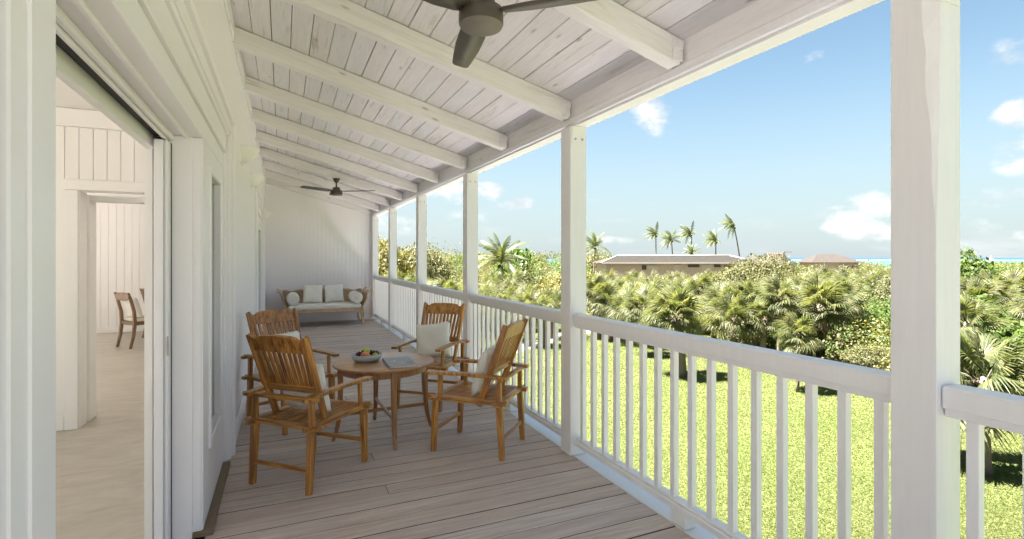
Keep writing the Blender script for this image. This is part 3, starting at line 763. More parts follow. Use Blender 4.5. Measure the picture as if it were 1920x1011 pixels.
def cushion_mesh(wd, ht, th, seed, n=14):
    rnd = random.Random(seed); q = MB(); vs = []; fs = []
    for s in (1, -1):
        for j in range(n+1):
            for i in range(n+1):
                u, v = i/n*2-1, j/n*2-1
                pinch = 1-.07*(1-u*u)*abs(v)**3; pinch2 = 1-.07*(1-v*v)*abs(u)**3
                e = (1-u**4)*(1-v**4); h = s*th*.5*(max(e, 0)**.45)
                h += s*.008*math.sin(5*u+seed)*math.cos(4*v+seed*2)*e
                vs.append((u*wd/2*pinch2, h, v*ht/2*pinch))
    k = (n+1)**2
    for j in range(n):
        for i in range(n):
            a = j*(n+1)+i; fs.append((a, a+1, a+n+2, a+n+1)); fs.append((k+a, k+a+n+1, k+a+n+2, k+a+1))
    q.add(vs, fs, True)
    import bmesh
    me = q.mesh('cushion', 'canvas'); bm = bmesh.new(); bm.from_mesh(me); bmesh.ops.remove_doubles(bm, verts=bm.verts, dist=.0005); bm.to_mesh(me); bm.free()
    for p in me.polygons: p.use_smooth = True
    return me
chs = [((.184, 3.863), (.70, .715), 'nearest teak armchair, seen from behind at the left of the table'),
       ((1.438, 3.88), (-.72, .69), 'teak armchair at the right, turned side on with its back to the railing'),
       ((1.41, 5.23), (-.67, -.74), 'teak armchair facing the camera behind the table, beside the railing'),
       ((.07, 5.13), (.52, -.855), 'duller teak armchair half hidden behind the nearest one, against the wall')]
cl_ = ['cream cushion pressed against the back of the nearest armchair', 'cream cushion standing on the side-on armchair by the railing',
       'large cream cushion on the armchair behind the table, facing the camera', 'cream cushion barely showing on the chair by the wall']
proto = None
for i, ((x, y), d, lb) in enumerate(chs):
    rz = math.atan2(-d[0], d[1])
    if proto is None:
        proto = make_chair(lb); proto.location = (x, y, .0005); proto.rotation_euler = (0, 0, rz)
    else: copy_tree(proto, (x, y, .0005), rz, lb)
    cm = cushion_mesh(.40, .38, .10, i)
    o = obj('cushion', cm)
    cx, cy, cz = 0, -.085, .62
    tilt = R(18)
    Mx = Matrix.Translation((x, y, 0)) @ Matrix.Rotation(rz, 4, 'Z') @ Matrix.Translation((.01*i, -.075, .628)) @ Matrix.Rotation(tilt, 4, 'X') @ Matrix.Rotation(R([3, -4, 9, 0][i]), 4, 'Y')
    o.matrix_world = Mx
    tag(o, cl_[i], 'cushion', 'cream cushions on the armchairs')

# ------------------------------------------------------------------ round table
TX, TY = .79, 4.46
t = thing('round_table', 'low round teak table with curved legs between the armchairs', 'table', (TX, TY, 0))
q = MB(); q.lathe([(0, .598), (.405, .598), (.416, .604), (.420, .611), (.416, .618), (.405, .620), (0, .620)], 56)
q.build('tabletop', 'table', t)
q = MB(); q.lathe([(.335, .540), (.352, .540), (.352, .5975), (.335, .5975), (.335, .540)], 48, smooth=False); q.build('apron', 'tableleg', t)
for k in range(4):
    a = k*math.pi/2+R(2); ca, sa = math.cos(a), math.sin(a); q = MB(); vs = []
    prof = [(.415, 0, .014, .013), (.395, .06, .015, .014), (.375, .14, .017, .016), (.362, .25, .019, .018), (.358, .40, .021, .020), (.358, .597, .023, .021)]
    for (r, z, h, dd) in prof:
        for (e, f_) in ((-dd, -h), (dd, -h), (dd, h), (-dd, h)):
            rr = r+e; vs.append((ca*rr-sa*f_, sa*rr+ca*f_, z))
    n = len(prof)
    q.add(vs, [(j*4+i, j*4+(i+1) % 4, (j+1)*4+(i+1) % 4, (j+1)*4+i) for j in range(n-1) for i in range(4)]+[(0, 1, 2, 3), tuple(range(n*4-4, n*4))])
    q.build('leg', 'tableleg', t, .003)
a = R(2)
bar('stretcher', 'tableleg', t, (-.353*math.cos(a), -.353*math.sin(a), .21), (.353*math.cos(a), .353*math.sin(a), .21), .020, .026, (0, 1, 0))
bar('stretcher', 'tableleg', t, (.353*math.sin(a), -.353*math.cos(a), .216), (-.353*math.sin(a), .353*math.cos(a), .216), .020, .026, (1, 0, 0))

# fruit bowl and fruit
BX, BY = .655, 4.52
t = thing('fruit_bowl', 'shallow blue grey bowl on the round table', 'bowl', (BX, BY, .6205))
q = MB(); q.lathe([(0, .0), (.085, .0), (.105, .010), (.122, .032), (.129, .058), (.124, .060), (.116, .034), (.098, .014), (0, .010)], 40); q.build('bowl_body', 'bowl', t)
def fruit(name, x, y, z, r, m, label, sq=.93, seed=0):
    q = MB(); n = 18; prof = []
    for i in range(11):
        a = -math.pi/2+math.pi*i/10; rr = r*math.cos(a); zz = r*sq*math.sin(a)
        if i >= 9: zz -= r*.10*(i-8)
        prof.append((max(rr, .0001), zz))
    q.lathe(prof, n)
    o = q.build(name, m, None); o.location = (BX+x, BY+y, .6205+z); o.rotation_euler = (seed*.3, .2*seed, seed)
    o2 = MB(); o2.tube([(0, 0, r*.70), (.002, 0, r*1.05)], .0015, 5); o2.build('stalk', 'stem', o)
    tag(o, label, 'fruit'); return o
fruit('peach', -.02, -.050, .052, .040, 'peach', 'round pink peach at the front of the fruit bowl', .95, 1)
fruit('apple', -.002, .035, .070, .040, 'apple', 'bright green apple topmost in the fruit bowl', .9, 2)
fruit('lime', .062, -.042, .045, .028, 'lime', 'small yellow green lime at the right of the bowl', .9, 3)
fruit('plum', .083, .020, .052, .026, 'grape', 'dark plum lying at the right rim of the bowl', .95, 4)
fruit('apple', -.055, .040, .048, .032, 'apple', 'partly hidden green apple at the back left of the bowl', .9, 5)
gt = thing('grape_bunch', 'bunch of dark red grapes heaped in the fruit bowl', 'grapes', (BX, BY, .6205))
gm = MB(); gm.lathe([(.0001, -.011), (.006, -.0095), (.0105, -.004), (.0105, .004), (.006, .0095), (.0001, .011)], 10); gm = gm.mesh('grape', 'grape')
rg = random.Random(3)
for k in range(46):
    if k < 24: x, y = rg.uniform(.015, .07), rg.uniform(-.03, .05)
    else: x, y = rg.uniform(-.095, -.035), rg.uniform(-.055, .035)
    z = .030+rg.uniform(0, .045)*(1-(math.hypot(x, y)/.12)**2)+.012
    if math.hypot(x, y) > .1: continue
    obj('grape', gm, gt, (x, y, z))

# book
bt = thing('book', 'grey hardcover book lying on the round table', 'book', (.885, 4.295, .6205), R(-2))
q = MB(); q.box(-.105, .105, -.18, .18, .003, .019); q.build('page_block', 'page', bt)
bx('cover', 'book', bt, -.110, .110, -.185, .185, .0195, .0225, .001)
bx('cover', 'book', bt, -.110, .110, -.185, .185, 0, .0025, .001)
bx('spine', 'book', bt, -.1135, -.1105, -.185, .185, 0, .0225, .001)
q = MB(); rg = random.Random(9)
for k in range(5):
    cx = -.06+.03*k; pts = []
    for i in range(14):
        a = i/13*4.6+k; r = .016+.006*math.sin(3*a+k); pts.append((cx+r*math.cos(a), -.02+.03*math.sin(a)*1.1+.01*math.sin(k*2), .0232))
    q.tube(pts, .0022, 4, False)
o = q.build('cover_lettering', 'emblem', bt)

# ------------------------------------------------------------------ daybed sofa
SX, SY = .86, 12.30
t = thing('sofa', 'bleached teak daybed sofa with scrolled arms against the end wall', 'sofa', (SX, SY, 0))
W, D = .90, .42
seat_z = .38
bx('seat_frame', 'sofawood', t, -.80, .80, -D, -D+.045, .30, .385, .006)
bx('seat_frame', 'sofawood', t, -.80, .80, D-.045, D, .30, .385, .006)
for sx in (-1, 1): bx('seat_frame', 'sofawood', t, *sorted((sx*.76, sx*.80)), -D+.046, D-.046, .30, .385, .004)
q = MB(); q.box(-.76, .76, -D+.05, D-.05, .352, .380); q.build('seat_board', 'sofawood', t)
def scroll(sx, y0, y1, m='sofawood', nm='arm'):
    # S profile in x-z: from the seat frame out and up, curling over at the top
    c = []; 
    for i in range(9): a = i/8; c.append((.76+.13*math.sin(a*math.pi/2)**1.3, .33+.33*a))
    c += [(.905, .70), (.93, .745), (.965, .775), (.985, .77)]
    th = .028; n = len(c); q = MB(); pts = []
    inner = [(x-th, z+.004) for x, z in c[:-3]]+[(c[-3][0]-th*.9, c[-3][1]+.02), (c[-2][0]-.01, c[-2][1]+.028), (c[-1][0]+.004, c[-1][1]+.016)]
    loop = c+inner[::-1]
    q.sweep([(sx*x, z) for x, z in loop], 1, y0, y1)
    return q.build(nm, m, t, .004)
for sx in (-1, 1):
    scroll(sx, -D+.0, -D+.045, nm='arm_frame'); scroll(sx, D-.045, D, nm='arm_frame')
    q = MB(); c = [(.772+.12*math.sin(i/8*math.pi/2)**1.3, .34+.33*i/8) for i in range(9)]+[(.895, .69), (.915, .735), (.95, .765)]
    loop = c+[(x-.012, z+.003) for x, z in c][::-1]; q.sweep([(sx*x-.012*sx, z) for x, z in loop], 1, -D+.046, D-.046); q.build('arm_panel', 'sofawood', t)
    for sy in (-1, 1):
        q = MB(); vs = []; pr = [(.83, 0, .020), (.80, .05, .022), (.785, .13, .027), (.782, .22, .034), (.775, .299, .042)]
        for (xx, z, h) in pr:
            for (e, f_) in ((-h, -.9*h), (h, -.9*h), (h, .9*h), (-h, .9*h)): vs.append((sx*(xx+e-.01), sy*(D-.04)+f_, z))
        n = len(pr); q.add(vs, [(j*4+i, j*4+(i+1) % 4, (j+1)*4+(i+1) % 4, (j+1)*4+i) for j in range(n-1) for i in range(4)]+[(0, 1, 2, 3), tuple(range(n*4-4, n*4))])
        q.build('leg', 'sofawood', t, .004)
# low curved back
q = MB(); top = [(-.87, .72), (-.80, .735), (-.70, .70), (-.55, .735), (0, .745), (.55, .735), (.70, .70), (.80, .735), (.87, .72)]
q.sweep([(-.78, .386)]+[(x, z) for x, z in top]+[(.78, .386)], 1, D-.022, D-.001); q.build('back_panel', 'sofawood', t, .003)
q = MB(); q.sweep([(x, z+.0) for x, z in top]+[(x, z+.035) for x, z in top][::-1], 1, D-.035, D+.004); q.build('back_rail', 'sofawood', t, .004)
q = MB(); q.box(-.75, .75, -D-.005, D-.07, .384, .472); q.build('seat_cushion', 'canvas', t, .022, 3)
for k, (xx, ry, lb) in enumerate(((-.235, 2, 'left of two square cream cushions on the daybed sofa'), (.215, -3, 'right of two square cream cushions on the daybed sofa'))):
    o = obj('cushion', cushion_mesh(.43, .42, .16, 5+k)); o.matrix_world = Matrix.Translation((SX+xx, SY+.16, .475+.205)) @ Matrix.Rotation(R(-14), 4, 'X') @ Matrix.Rotation(R(ry), 4, 'Y')
    tag(o, lb, 'cushion')
for sx, lb in ((-1, 'round bolster at the left end of the daybed sofa'), (1, 'round bolster at the right end of the daybed sofa')):
    q = MB(); q.lathe([(0, -.30), (.09, -.302), (.118, -.295), (.128, -.27), (.130, 0), (.128, .27), (.118, .295), (.09, .302), (0, .30)], 28)
    o = q.build('bolster', 'canvas'); o.matrix_world = Matrix.Translation((SX+sx*.655, SY-.09, .472+.131)) @ Matrix.Rotation(R(90), 4, 'X'); tag(o, lb, 'bolster cushion')
    q = MB(); q.lathe([(0, -.0015), (.022, -.001), (.024, .001), (0, .003)], 14); bt_ = q.build('button', 'canvas', o); bt_.location = (0, 0, .3045)
    q = MB()
    for zz in (-.296, .296):
        pts = [(.119*math.cos(a/24*2*math.pi), .119*math.sin(a/24*2*math.pi), zz) for a in range(25)]; q.tube(pts, .004, 5, True, False)
    q.build('piping', 'canvas', o)

# ------------------------------------------------------------------ dining furniture inside
def dining(x, y, rz, label, first=None):
    if first: return copy_tree(first, (x, y, 0), rz, label)
    t = thing('dining_chair', label, 'dining chair', (x, y, 0), rz, 'brown dining chairs inside the house')
    for sx in (-1, 1):
        q = MB(); vs = []
        pr = [(-.29, 0, .018), (-.245, .2, .021), (-.225, .42, .024), (-.235, .6, .022), (-.285, .80, .020), (-.325, .92, .018)]
        for (yy, z, h) in pr:
            for (e, f_) in ((-h, -h), (h, -h), (h, h), (-h, h)): vs.append((sx*.205+e, yy+f_, z))
        n = len(pr); q.add(vs, [(j*4+i, j*4+(i+1) % 4, (j+1)*4+(i+1) % 4, (j+1)*4+i) for j in range(n-1) for i in range(4)]+[(0, 1, 2, 3), tuple(range(n*4-4, n*4))])
        q.build('rear_leg', 'diningwood', t, .004)
        bar('front_leg', 'diningwood', t, (sx*.205, .225, 0), (sx*.205, .215, .40), .032, .032, w1=.045, d1=.045)
        bar('seat_rail', 'diningwood', t, (sx*.205, -.20, .405), (sx*.205, .20, .405), .03, .06)
    bar('seat_rail', 'diningwood', t, (-.185, -.225, .405), (.185, -.225, .405), .03, .06, (0, 1, 0))
    bar('seat_rail', 'diningwood', t, (-.185, .215, .405), (.185, .215, .405), .03, .06, (0, 1, 0))
    q = MB(); out_ = [(-.22, .90), (-.12, .915), (0, .92), (.12, .915), (.22, .90), (.21, .82), (.1, .79), (0, .785), (-.1, .79), (-.21, .82)]
    q.sweep(out_, 1, -.325, -.295); q.build('crest_rail', 'diningwood', t, .004)
    q = MB(); q.box(-.215, .215, -.21, .235, .437, .49); q.build('seat_pad', 'fabric', t, .018, 2)
    return t
dc = dining(-2.18, 10.62, R(-52), 'brown dining chair with a cream cushion, seen whole through the doorway')
dining(-2.06, 11.75, R(-100), 'second brown dining chair, mostly hidden behind the door frame', dc)
o = obj('cushion', cushion_mesh(.38, .36, .12, 11)); o.matrix_world = Matrix.Translation((-2.18, 10.62, 0)) @ Matrix.Rotation(R(-52), 4, 'Z') @ Matrix.Translation((0, -.16, .665)) @ Matrix.Rotation(R(16), 4, 'X')
tag(o, 'cream cushion on the dining chair inside the house', 'cushion')
t = thing('dining_table', 'dark wooden dining table hidden mostly by the door frame', 'table', (-1.25, 11.2, 0))
bx('tabletop', 'diningwood', t, -.42, .45, -.9, .9, .72, .76, .006)
for sx in (-1, 1):
    for sy in (-1, 1): bar('leg', 'diningwood', t, (sx*.36, sy*.8, 0), (sx*.36, sy*.8, .718), .06, .06)

#VEG
# ------------------------------------------------------------------ vegetation
def np_mesh(name, verts, faces_flat, counts, m):
    me = bpy.data.meshes.new(name)
    verts = np.asarray(verts, np.float32); ff = np.asarray(faces_flat, np.int32); cn = np.asarray(counts, np.int32)
    me.vertices.add(len(verts)); me.vertices.foreach_set('co', verts.ravel())
    me.loops.add(len(ff)); me.loops.foreach_set('vertex_index', ff)
    me.polygons.add(len(cn)); st = np.concatenate([[0], np.cumsum(cn)[:-1]]).astype(np.int32)
    me.polygons.foreach_set('loop_start', st)
    me.update(calc_edges=True); me.validate(); me.materials.append(M[m]); return me
def fan_frond(seed, m, droop=1.0, size=1.0, nseg=40, pet=.55):
    """fan palm leaf: stalk along +x, pleated blade of narrow segments, tips hanging"""
    rnd = random.Random(seed); q = MB(); L = pet*rnd.uniform(.85, 1.15)*size
    def stalk(f): return Vector((L*f, 0, -.10*L*f*f*droop))
    q.tube([stalk(0), stalk(.5), stalk(1)], [.016*size, .011*size, .008*size], 4)
    hub = stalk(1.0)
    for i in range(nseg):
        f = i/(nseg-1)*2-1; a = f*R(128)+rnd.uniform(-.03, .03)
        ln = (.80-.26*abs(f)**1.6)*size*rnd.uniform(.88, 1.06)
        h0 = hub+Vector((.16*size*(1-abs(f)), 0, -.05*size*(1-abs(f))*droop))
        d = Vector((math.cos(a), math.sin(a), .30*(1-abs(math.sin(a)))-.02)).normalized(); up = Vector((0, 0, 1))
        side = d.cross(up).normalized(); wd = .027*size
        fold = .20*(1 if i % 2 else -1)*wd
        pts = []
        for (s, ww) in ((.0, .10), (.40, .95), (.68, .72), (.88, .36), (1.0, .03)):
            p = h0+d*(ln*s)+up*(-(.55+.25*rnd.random())*droop*ln*max(0, s-.30)**2*1.5-.18*abs(math.sin(a))*ln*s)
            pts.append((p-side*wd*ww+up*fold*(s > .1), p+side*wd*ww-up*fold*(s > .1)))
        vs = [x for pr in pts for x in pr]
        q.add(vs, [(2*j, 2*j+1, 2*j+3, 2*j+2) for j in range(4)])
    me = bpy.data.meshes.new('frond'); me.from_pydata(q.v, [], q.f); me.materials.append(M[m]); me.update(); return me
FR = [fan_frond(i, 'sabal', d, s) for i, (d, s) in enumerate([(.5, 1.0), (.9, 1.1), (1.3, 1.05), (1.7, .95), (1.0, 1.15)])]
FD = [fan_frond(20+i, 'sabaldead', 2.2, .85, 18) for i in range(2)]
FS = [fan_frond(40+i, 'sabal', d, 1.0, 22) for i, d in enumerate([.8, 1.4])]
def palm_trunk(t, h, r, lean, seed, boots=True):
    rnd = random.Random(seed); q = MB(); pts = []; rad = []
    for i in range(9):
        f = i/8; pts.append((lean[0]*f*f, lean[1]*f*f, h*f)); rad.append(r*(1.25-.35*f+.12*(f < .1)+rnd.uniform(-.04, .04)))
    rad[-1] *= .22; pts[-2] = (pts[-1][0], pts[-1][1], pts[-1][2]-.12)
    q.tube(pts, rad, 9); q.build('trunk', 'trunk', t)
    top = Vector(pts[-1])
    if boots:
        q = MB()
        for k in range(40):
            a = k*2.4; zz = -rnd.uniform(-.02, .55)*min(h, 1.6)*.6; rr = r*1.15
            p = top+Vector((math.cos(a)*rr, math.sin(a)*rr, zz)); d = Vector((math.cos(a), math.sin(a), 1.2)).normalized()*rnd.uniform(.10, .2)
            s = Vector((-math.sin(a), math.cos(a), 0))*.03
            q.add([p-s, p+s, p+d+s*.4, p+d-s*.4, p+d*.5+Vector((math.cos(a), math.sin(a), 0))*.03], [(0, 1, 2, 3), (0, 4, 3), (1, 2, 4)])
        q.build('old_leaf_base', 'boot', t)
    return top
WIND = Vector((-.5, .25, 0))
def fan_palm(x, y, cz, label, sz=1.0, seed=0, r=.13, nf=26, skirt=3, lean=None, group='fan palms at the edge of the lawn', simple=False):
    sz *= .66
    rnd = random.Random(seed*17+3); t = thing('fan_palm', label, 'palm tree', (x, y, G), 0, group)
    h = cz-G-.15
    lean = lean or (rnd.uniform(-.25, .25), rnd.uniform(-.25, .25))
    top = palm_trunk(t, h, r, lean, seed, not simple)
    for k in range(nf+skirt):
        az = k*2.39996+rnd.uniform(-.25, .25)
        f = (k+.5)/nf
        if k < nf:
            el = R(82)-f*R(118)+rnd.uniform(-.14, .14)
            me = rnd.choice(FS if simple else FR)
        else: el = -R(62)+rnd.uniform(-.2, .2); me = rnd.choice(FD)
        o = obj('frond' if k < nf else 'dead_frond', me, t)
        d = Vector((math.cos(el)*math.cos(az), math.cos(el)*math.sin(az), math.sin(el)))+WIND*.28*(1 if k < nf else .2)
        d.normalize(); el2 = math.asin(max(-1, min(1, d.z))); az2 = math.atan2(d.y, d.x)
        o.location = top+Vector((math.cos(az)*r*.6, math.sin(az)*r*.6, -.02-.18*f)); o.rotation_euler = (rnd.uniform(-.5, .5), -el2, az2)
        s = sz*rnd.uniform(.85, 1.1); o.scale = (s, s, s)
    return t

# coconut palms
def coco_frond(seed, L=2.4, droop=1.0, n=34):
    rnd = random.Random(seed); q = MB(); pts = []
    for i in range(n+1):
        f = i/n; pts.append(Vector((L*(f-.18*f*f*droop), 0, L*(.22*f-.62*droop*f*f))))
    q.tube(pts[::3]+[pts[-1]], [.03*(1-i/(n/3+2)*.85) for i in range(len(pts[::3])+1)], 4)
    for i in range(3, n+1):
        f = i/n; ln = .55*math.sin(math.pi*min(1, .18+f*.80))**.7*rnd.uniform(.85, 1.1)
        tg = (pts[i]-pts[i-1]).normalized()
        for s in (-1, 1):
            d = (Vector((0, s, 0))*.75+tg*.75+Vector((0, 0, -.35-.35*rnd.random()))).normalized()
            p = pts[i]; w_ = tg*.028; e = p+d*ln+Vector((0, 0, -.25*ln))
            q.add([p-w_, p+w_, p+d*ln*.55+w_*.9, p+d*ln*.55-w_*.9, e], [(0, 1, 2, 3), (3, 2, 4)])
    me = bpy.data.meshes.new('frond'); me.from_pydata(q.v, [], q.f); me.materials.append(M['coco']); me.update(); return me
CF = [coco_frond(i, 2.5, d) for i, d in enumerate([.35, .7, 1.0, 1.35])]
def coco_palm(x, y, cz, label, seed, sz=1.0, r=.16, lean=(0, 0), wind=(-.55, .25, 0), nf=20, ups=.0):
    sz *= 1.2
    rnd = random.Random(seed); t = thing('coconut_palm', label, 'palm tree', (x, y, G), 0, 'coconut palms against the sky')
    h = cz-G; q = MB(); pts = [(lean[0]*(i/8)**1.6, lean[1]*(i/8)**1.6, h*i/8) for i in range(9)]
    q.tube(pts, [r*(1.5-.9*(i/8)**.4+.3*(i == 0)) for i in range(9)], 8); q.build('trunk', 'trunk', t)
    top = Vector(pts[-1]); q = MB()
    for k in range(7):
        a = k*.9; c = top+Vector((math.cos(a)*.2, math.sin(a)*.2, -.25-.1*(k % 2)))
        q.lathe([(.0001, -.13), (.08, -.09), (.12, 0), (.08, .10), (.0001, .13)], 7, c)
    q.build('coconuts', 'boot', t)
    for k in range(nf):
        az = k*2.39996+rnd.uniform(-.3, .3); f = (k+.5)/nf
        el = R(80)-f*R(95)+ups+rnd.uniform(-.12, .12)
        d = Vector((math.cos(el)*math.cos(az), math.cos(el)*math.sin(az), math.sin(el)))+Vector(wind); d.normalize()
        o = obj('frond', rnd.choice(CF[:3] if f < .5 else CF[1:]), t)
        o.location = top; o.rotation_euler = (rnd.uniform(-.4, .4), -math.asin(d.z), math.atan2(d.y, d.x)); s = sz*rnd.uniform(.85, 1.1); o.scale = (s, s, s)
    return t

# leafy masses: numpy clouds of leaf faces over lumpy volumes
def leaf_cloud(rng, centres, radii, per, size, flat=.75, aspect=.62):
    """quads scattered over the skins of ellipsoids"""
    V = []; 
    for c, rad in zip(centres, radii):
        n = int(per*rad[0]*rad[1]*.9)+20
        d = rng.normal(size=(n, 3)); d[:, 2] = np.abs(d[:, 2])*1.0-.35*rng.random(n); d /= np.linalg.norm(d, axis=1)[:, None]
        lump = 1+.16*np.sin(d[:, 0]*5+c[0]*3)*np.cos(d[:, 1]*6+c[1]*2)+.10*np.sin(d[:, 2]*9+c[0])
        rr = lump*(1-.38*rng.random(n)**1.7)
        P = np.array(c)+d*np.array(rad)*rr[:, None]
        nrm = d*flat+rng.normal(size=(n, 3))*.55+np.array([0, 0, .35]); nrm /= np.linalg.norm(nrm, axis=1)[:, None]
        a = rng.normal(size=(n, 3)); u = np.cross(nrm, a); u /= np.linalg.norm(u, axis=1)[:, None]; v = np.cross(nrm, u)
        s = size*(.6+.8*rng.random(n))[:, None]
        V.append(np.stack([P-u*s, P+v*s*aspect, P+u*s, P-v*s*aspect], 1))
    V = np.concatenate(V).reshape(-1, 3); n4 = len(V)
    return V, np.arange(n4), np.full(n4//4, 4)
def shrub_mesh(seed, m, size=.085, per=420, lobes=7, leafsz=None):
    rng = np.random.default_rng(seed); cs = []; rs = []
    for k in range(lobes):
        a = rng.random()*6.28; d = rng.random()**.6*.62; z = .35+.45*rng.random()*(1-d*.6)
        cs.append((math.cos(a)*d, math.sin(a)*d, z)); rr = .34+.22*rng.random(); rs.append((rr, rr, rr*.82))
    V, F, C = leaf_cloud(rng, cs, rs, per*8, size)
    return np_mesh('foliage', V, F, C, m)
SHR = {k: [shrub_mesh(10*i+j, k, sz, pr, 8) for j in range(2)] for i, (k, sz, pr) in enumerate([('grapeleaf', .042, 420), ('olive', .023, 1000), ('yellow', .023, 1000), ('bright', .050, 300)])}
def stems(t, seed, h=.6, n=9):
    rnd = random.Random(seed); q = MB()
    for k in range(n):
        a = rnd.uniform(0, 6.28); d = rnd.uniform(.1, .7)
        q.tube([(math.cos(a)*.1, math.sin(a)*.1, 0), (math.cos(a)*d*.6, math.sin(a)*d*.6, h*.5), (math.cos(a)*d, math.sin(a)*d, h*rnd.uniform(.8, 1.3))], [.018, .013, .006], 5)
    return q.build('stem', 'stem', t)
def shrub(x, y, kind, sc, sz, label, seed, group=None, name='shrub'):
    t = thing(name, label, 'bush', (x, y, G), seed*1.7 % 6.28, group)
    o = obj('foliage', SHR[kind][seed % 2], t); o.scale = (sc, sc, sz); o.rotation_euler = (0, 0, seed)
    s = stems(t, seed); s.scale = (sc*.8, sc*.8, sz)
    return t

# fan palms one can tell apart: (x, y, crown height, size, trunk radius, fronds, lean, label)
FP = [
 (22.7, 31.8, -.95, 1.10, .16, 26, (-.1, 0), 'short fan palm with a straight dark trunk, first right of the second post'),
 (14.3, 15.8, -.55, 1.25, .15, 30, (-.25, .1), 'large drooping fan palm standing on the lawn in the middle of the near bay'),
 (16.3, 19.4, -.74, 1.15, .10, 26, (-.6, .5), 'leaning fan palm just left of the large one on the lawn'),
 (16.5, 25.0, -.33, 1.15, .13, 24, (0, 0), 'fan palm half cut by the right edge of the second post'),
 (24.0, 24.4, -.35, 1.15, .15, 24, (-.2, .2), 'fan palm with a short dark trunk between the lawn palms'),
 (21.4, 19.9, -.70, 1.25, .15, 26, (-.4, .2), 'left of a pair of stout fan palms in front of the bushes'),
 (21.9, 19.5, -.55, 1.20, .15, 26, (.1, -.1), 'right of a pair of stout fan palms in front of the bushes'),
 (20.6, 17.5, -1.15, .85, .055, 22, (0, 0), 'thin trunked fan palm wearing a skirt of brown leaves'),
 (19.3, 15.5, .05, .95, .055, 22, (.15, 0), 'tall slender pale trunked fan palm in the centre right'),
 (16.4, 12.4, -.95, .85, .045, 18, (0, 0), 'small thin fan palm standing alone nearest the railing on the lawn'),
 (22.3, 15.2, -.42, 1.45, .19, 30, (-.5, .25), 'thickest trunked leaning fan palm in front of the sea grape bushes'),
 (25.5, 16.8, -.35, 1.20, .14, 26, (-.1, 0), 'fan palm with a reddish trunk right behind the thick leaning one'),
 (13.9, 6.15, -.95, 1.35, .16, 26, (.1, 0), 'big near fan palm at the right edge beyond the rough post'),
]
for i, (x, y, cz, sz, r, nf, ln, lb) in enumerate(FP): fan_palm(x, y, cz, lb, sz, i, r, nf, 5 if 'brown' in lb or r < .06 else 3, ln, 'fan palms around the lawn')
# the crowd of fan palms behind: rows receding from the lawn
rp = random.Random(21)
def cam_xy(u, wd):
    c, s = math.cos(TH), math.sin(TH); rr = (u-960)/968*wd; return rr*c+wd*s, -rr*s+wd*c
crowd = []
for (u0, u1, w0, w1, n, z0, z1) in [(1135, 1400, 26.5, 32, 9, -1.5, -1.0), (1365, 1545, 22.5, 28, 9, -1.6, -.9), (1110, 1420, 28, 37, 20, -1.2, -.5), (1110, 1400, 37, 54, 30, -1.1, -.2), (1400, 1560, 26, 40, 14, -1.0, -.1), (1560, 1690, 32, 42, 8, -.6, .0), (905, 1060, 27, 36, 10, -1.2, -.6),
                                    (900, 1060, 38, 50, 6, -.8, .1), (790, 880, 22, 34, 6, -.7, .1), (700, 800, 26, 42, 5, -.6, .3), (1800, 1990, 14, 27, 10, -.4, .2), (1400, 1700, 42, 60, 8, -.3, .2)]:
    for k in range(n):
        u = u0+(u1-u0)*(k+rp.uniform(.1, .9))/n; wd = rp.uniform(w0, w1); crowd.append((*cam_xy(u, wd), rp.uniform(z0, z1), wd, u))
for i, (x, y, cz, wd, u) in enumerate(crowd):
    if u > 1790: lb, g = 'fan palm in the thicket right of the rough edged post', 'fan palms right of the near post'
    elif u < 890: lb, g = 'fan palm seen between the far porch posts', 'fan palms seen between the far posts'
    elif u < 1065: lb, g = 'fan palm in the scrub between the second and third posts', 'fan palms between the second and third posts'
    elif u < 1400: lb, g = 'fan palm crowded in front of the long low building', 'fan palms in front of the long building'
    else: lb, g = 'fan palm in the dense scrub right of the long building', 'fan palms right of the long building'
    lb = ('nearer row ' if wd < 34 else 'farther row ')+lb; g = g+(', nearer row' if wd < 34 else ', farther row')
    fan_palm(x, y, cz, lb, rp.uniform(1.0, 1.35), 50+i, .12, 20 if wd < 30 else 15, 1, None, g, simple=wd > 26)

# coconut palms on the skyline
CP = [(17.8, 41.3, 1.05, 1.05, (-.6, -.3), (-.1, .05, .10), 'young coconut palm with upright fronds left of the second post', .12),
      (44.0, 68.0, 3.2, .95, (.4, 0), (-.30, .1, 0), 'coconut palm touching the right edge of the second post', 0),
      (66.1, 80.1, 5.9, .85, (0, 0), (-.50, .2, 0), 'leftmost windblown coconut palm behind the long building', 0),
      (66.4, 75.5, 4.7, .95, (-.5, 0), (-.40, .2, 0), 'second, lower coconut palm behind the long building', 0),
      (71.4, 75.5, 5.9, .95, (-.6, .3), (-.55, .25, 0), 'third coconut palm from the left behind the long building', 0),
      (70.5, 69.3, 4.4, .90, (0, 0), (-.60, .25, 0), 'fourth coconut palm, low over the right of the roof', 0),
      (73.2, 66.0, 6.9, .95, (-1.1, .7), (-.75, .35, 0), 'tallest coconut palm with a slanting trunk, far right of the row', 0),
      (54.4, 57.9, 2.3, .55, (0, 0), (-.3, .1, 0), 'small coconut palm crown peeping just over the roof', 0)]
for i, (x, y, cz, sz, ln, wd_, lb, up) in enumerate(CP): coco_palm(x, y, cz, lb, i+3, sz, .15, ln, wd_, 18, up)

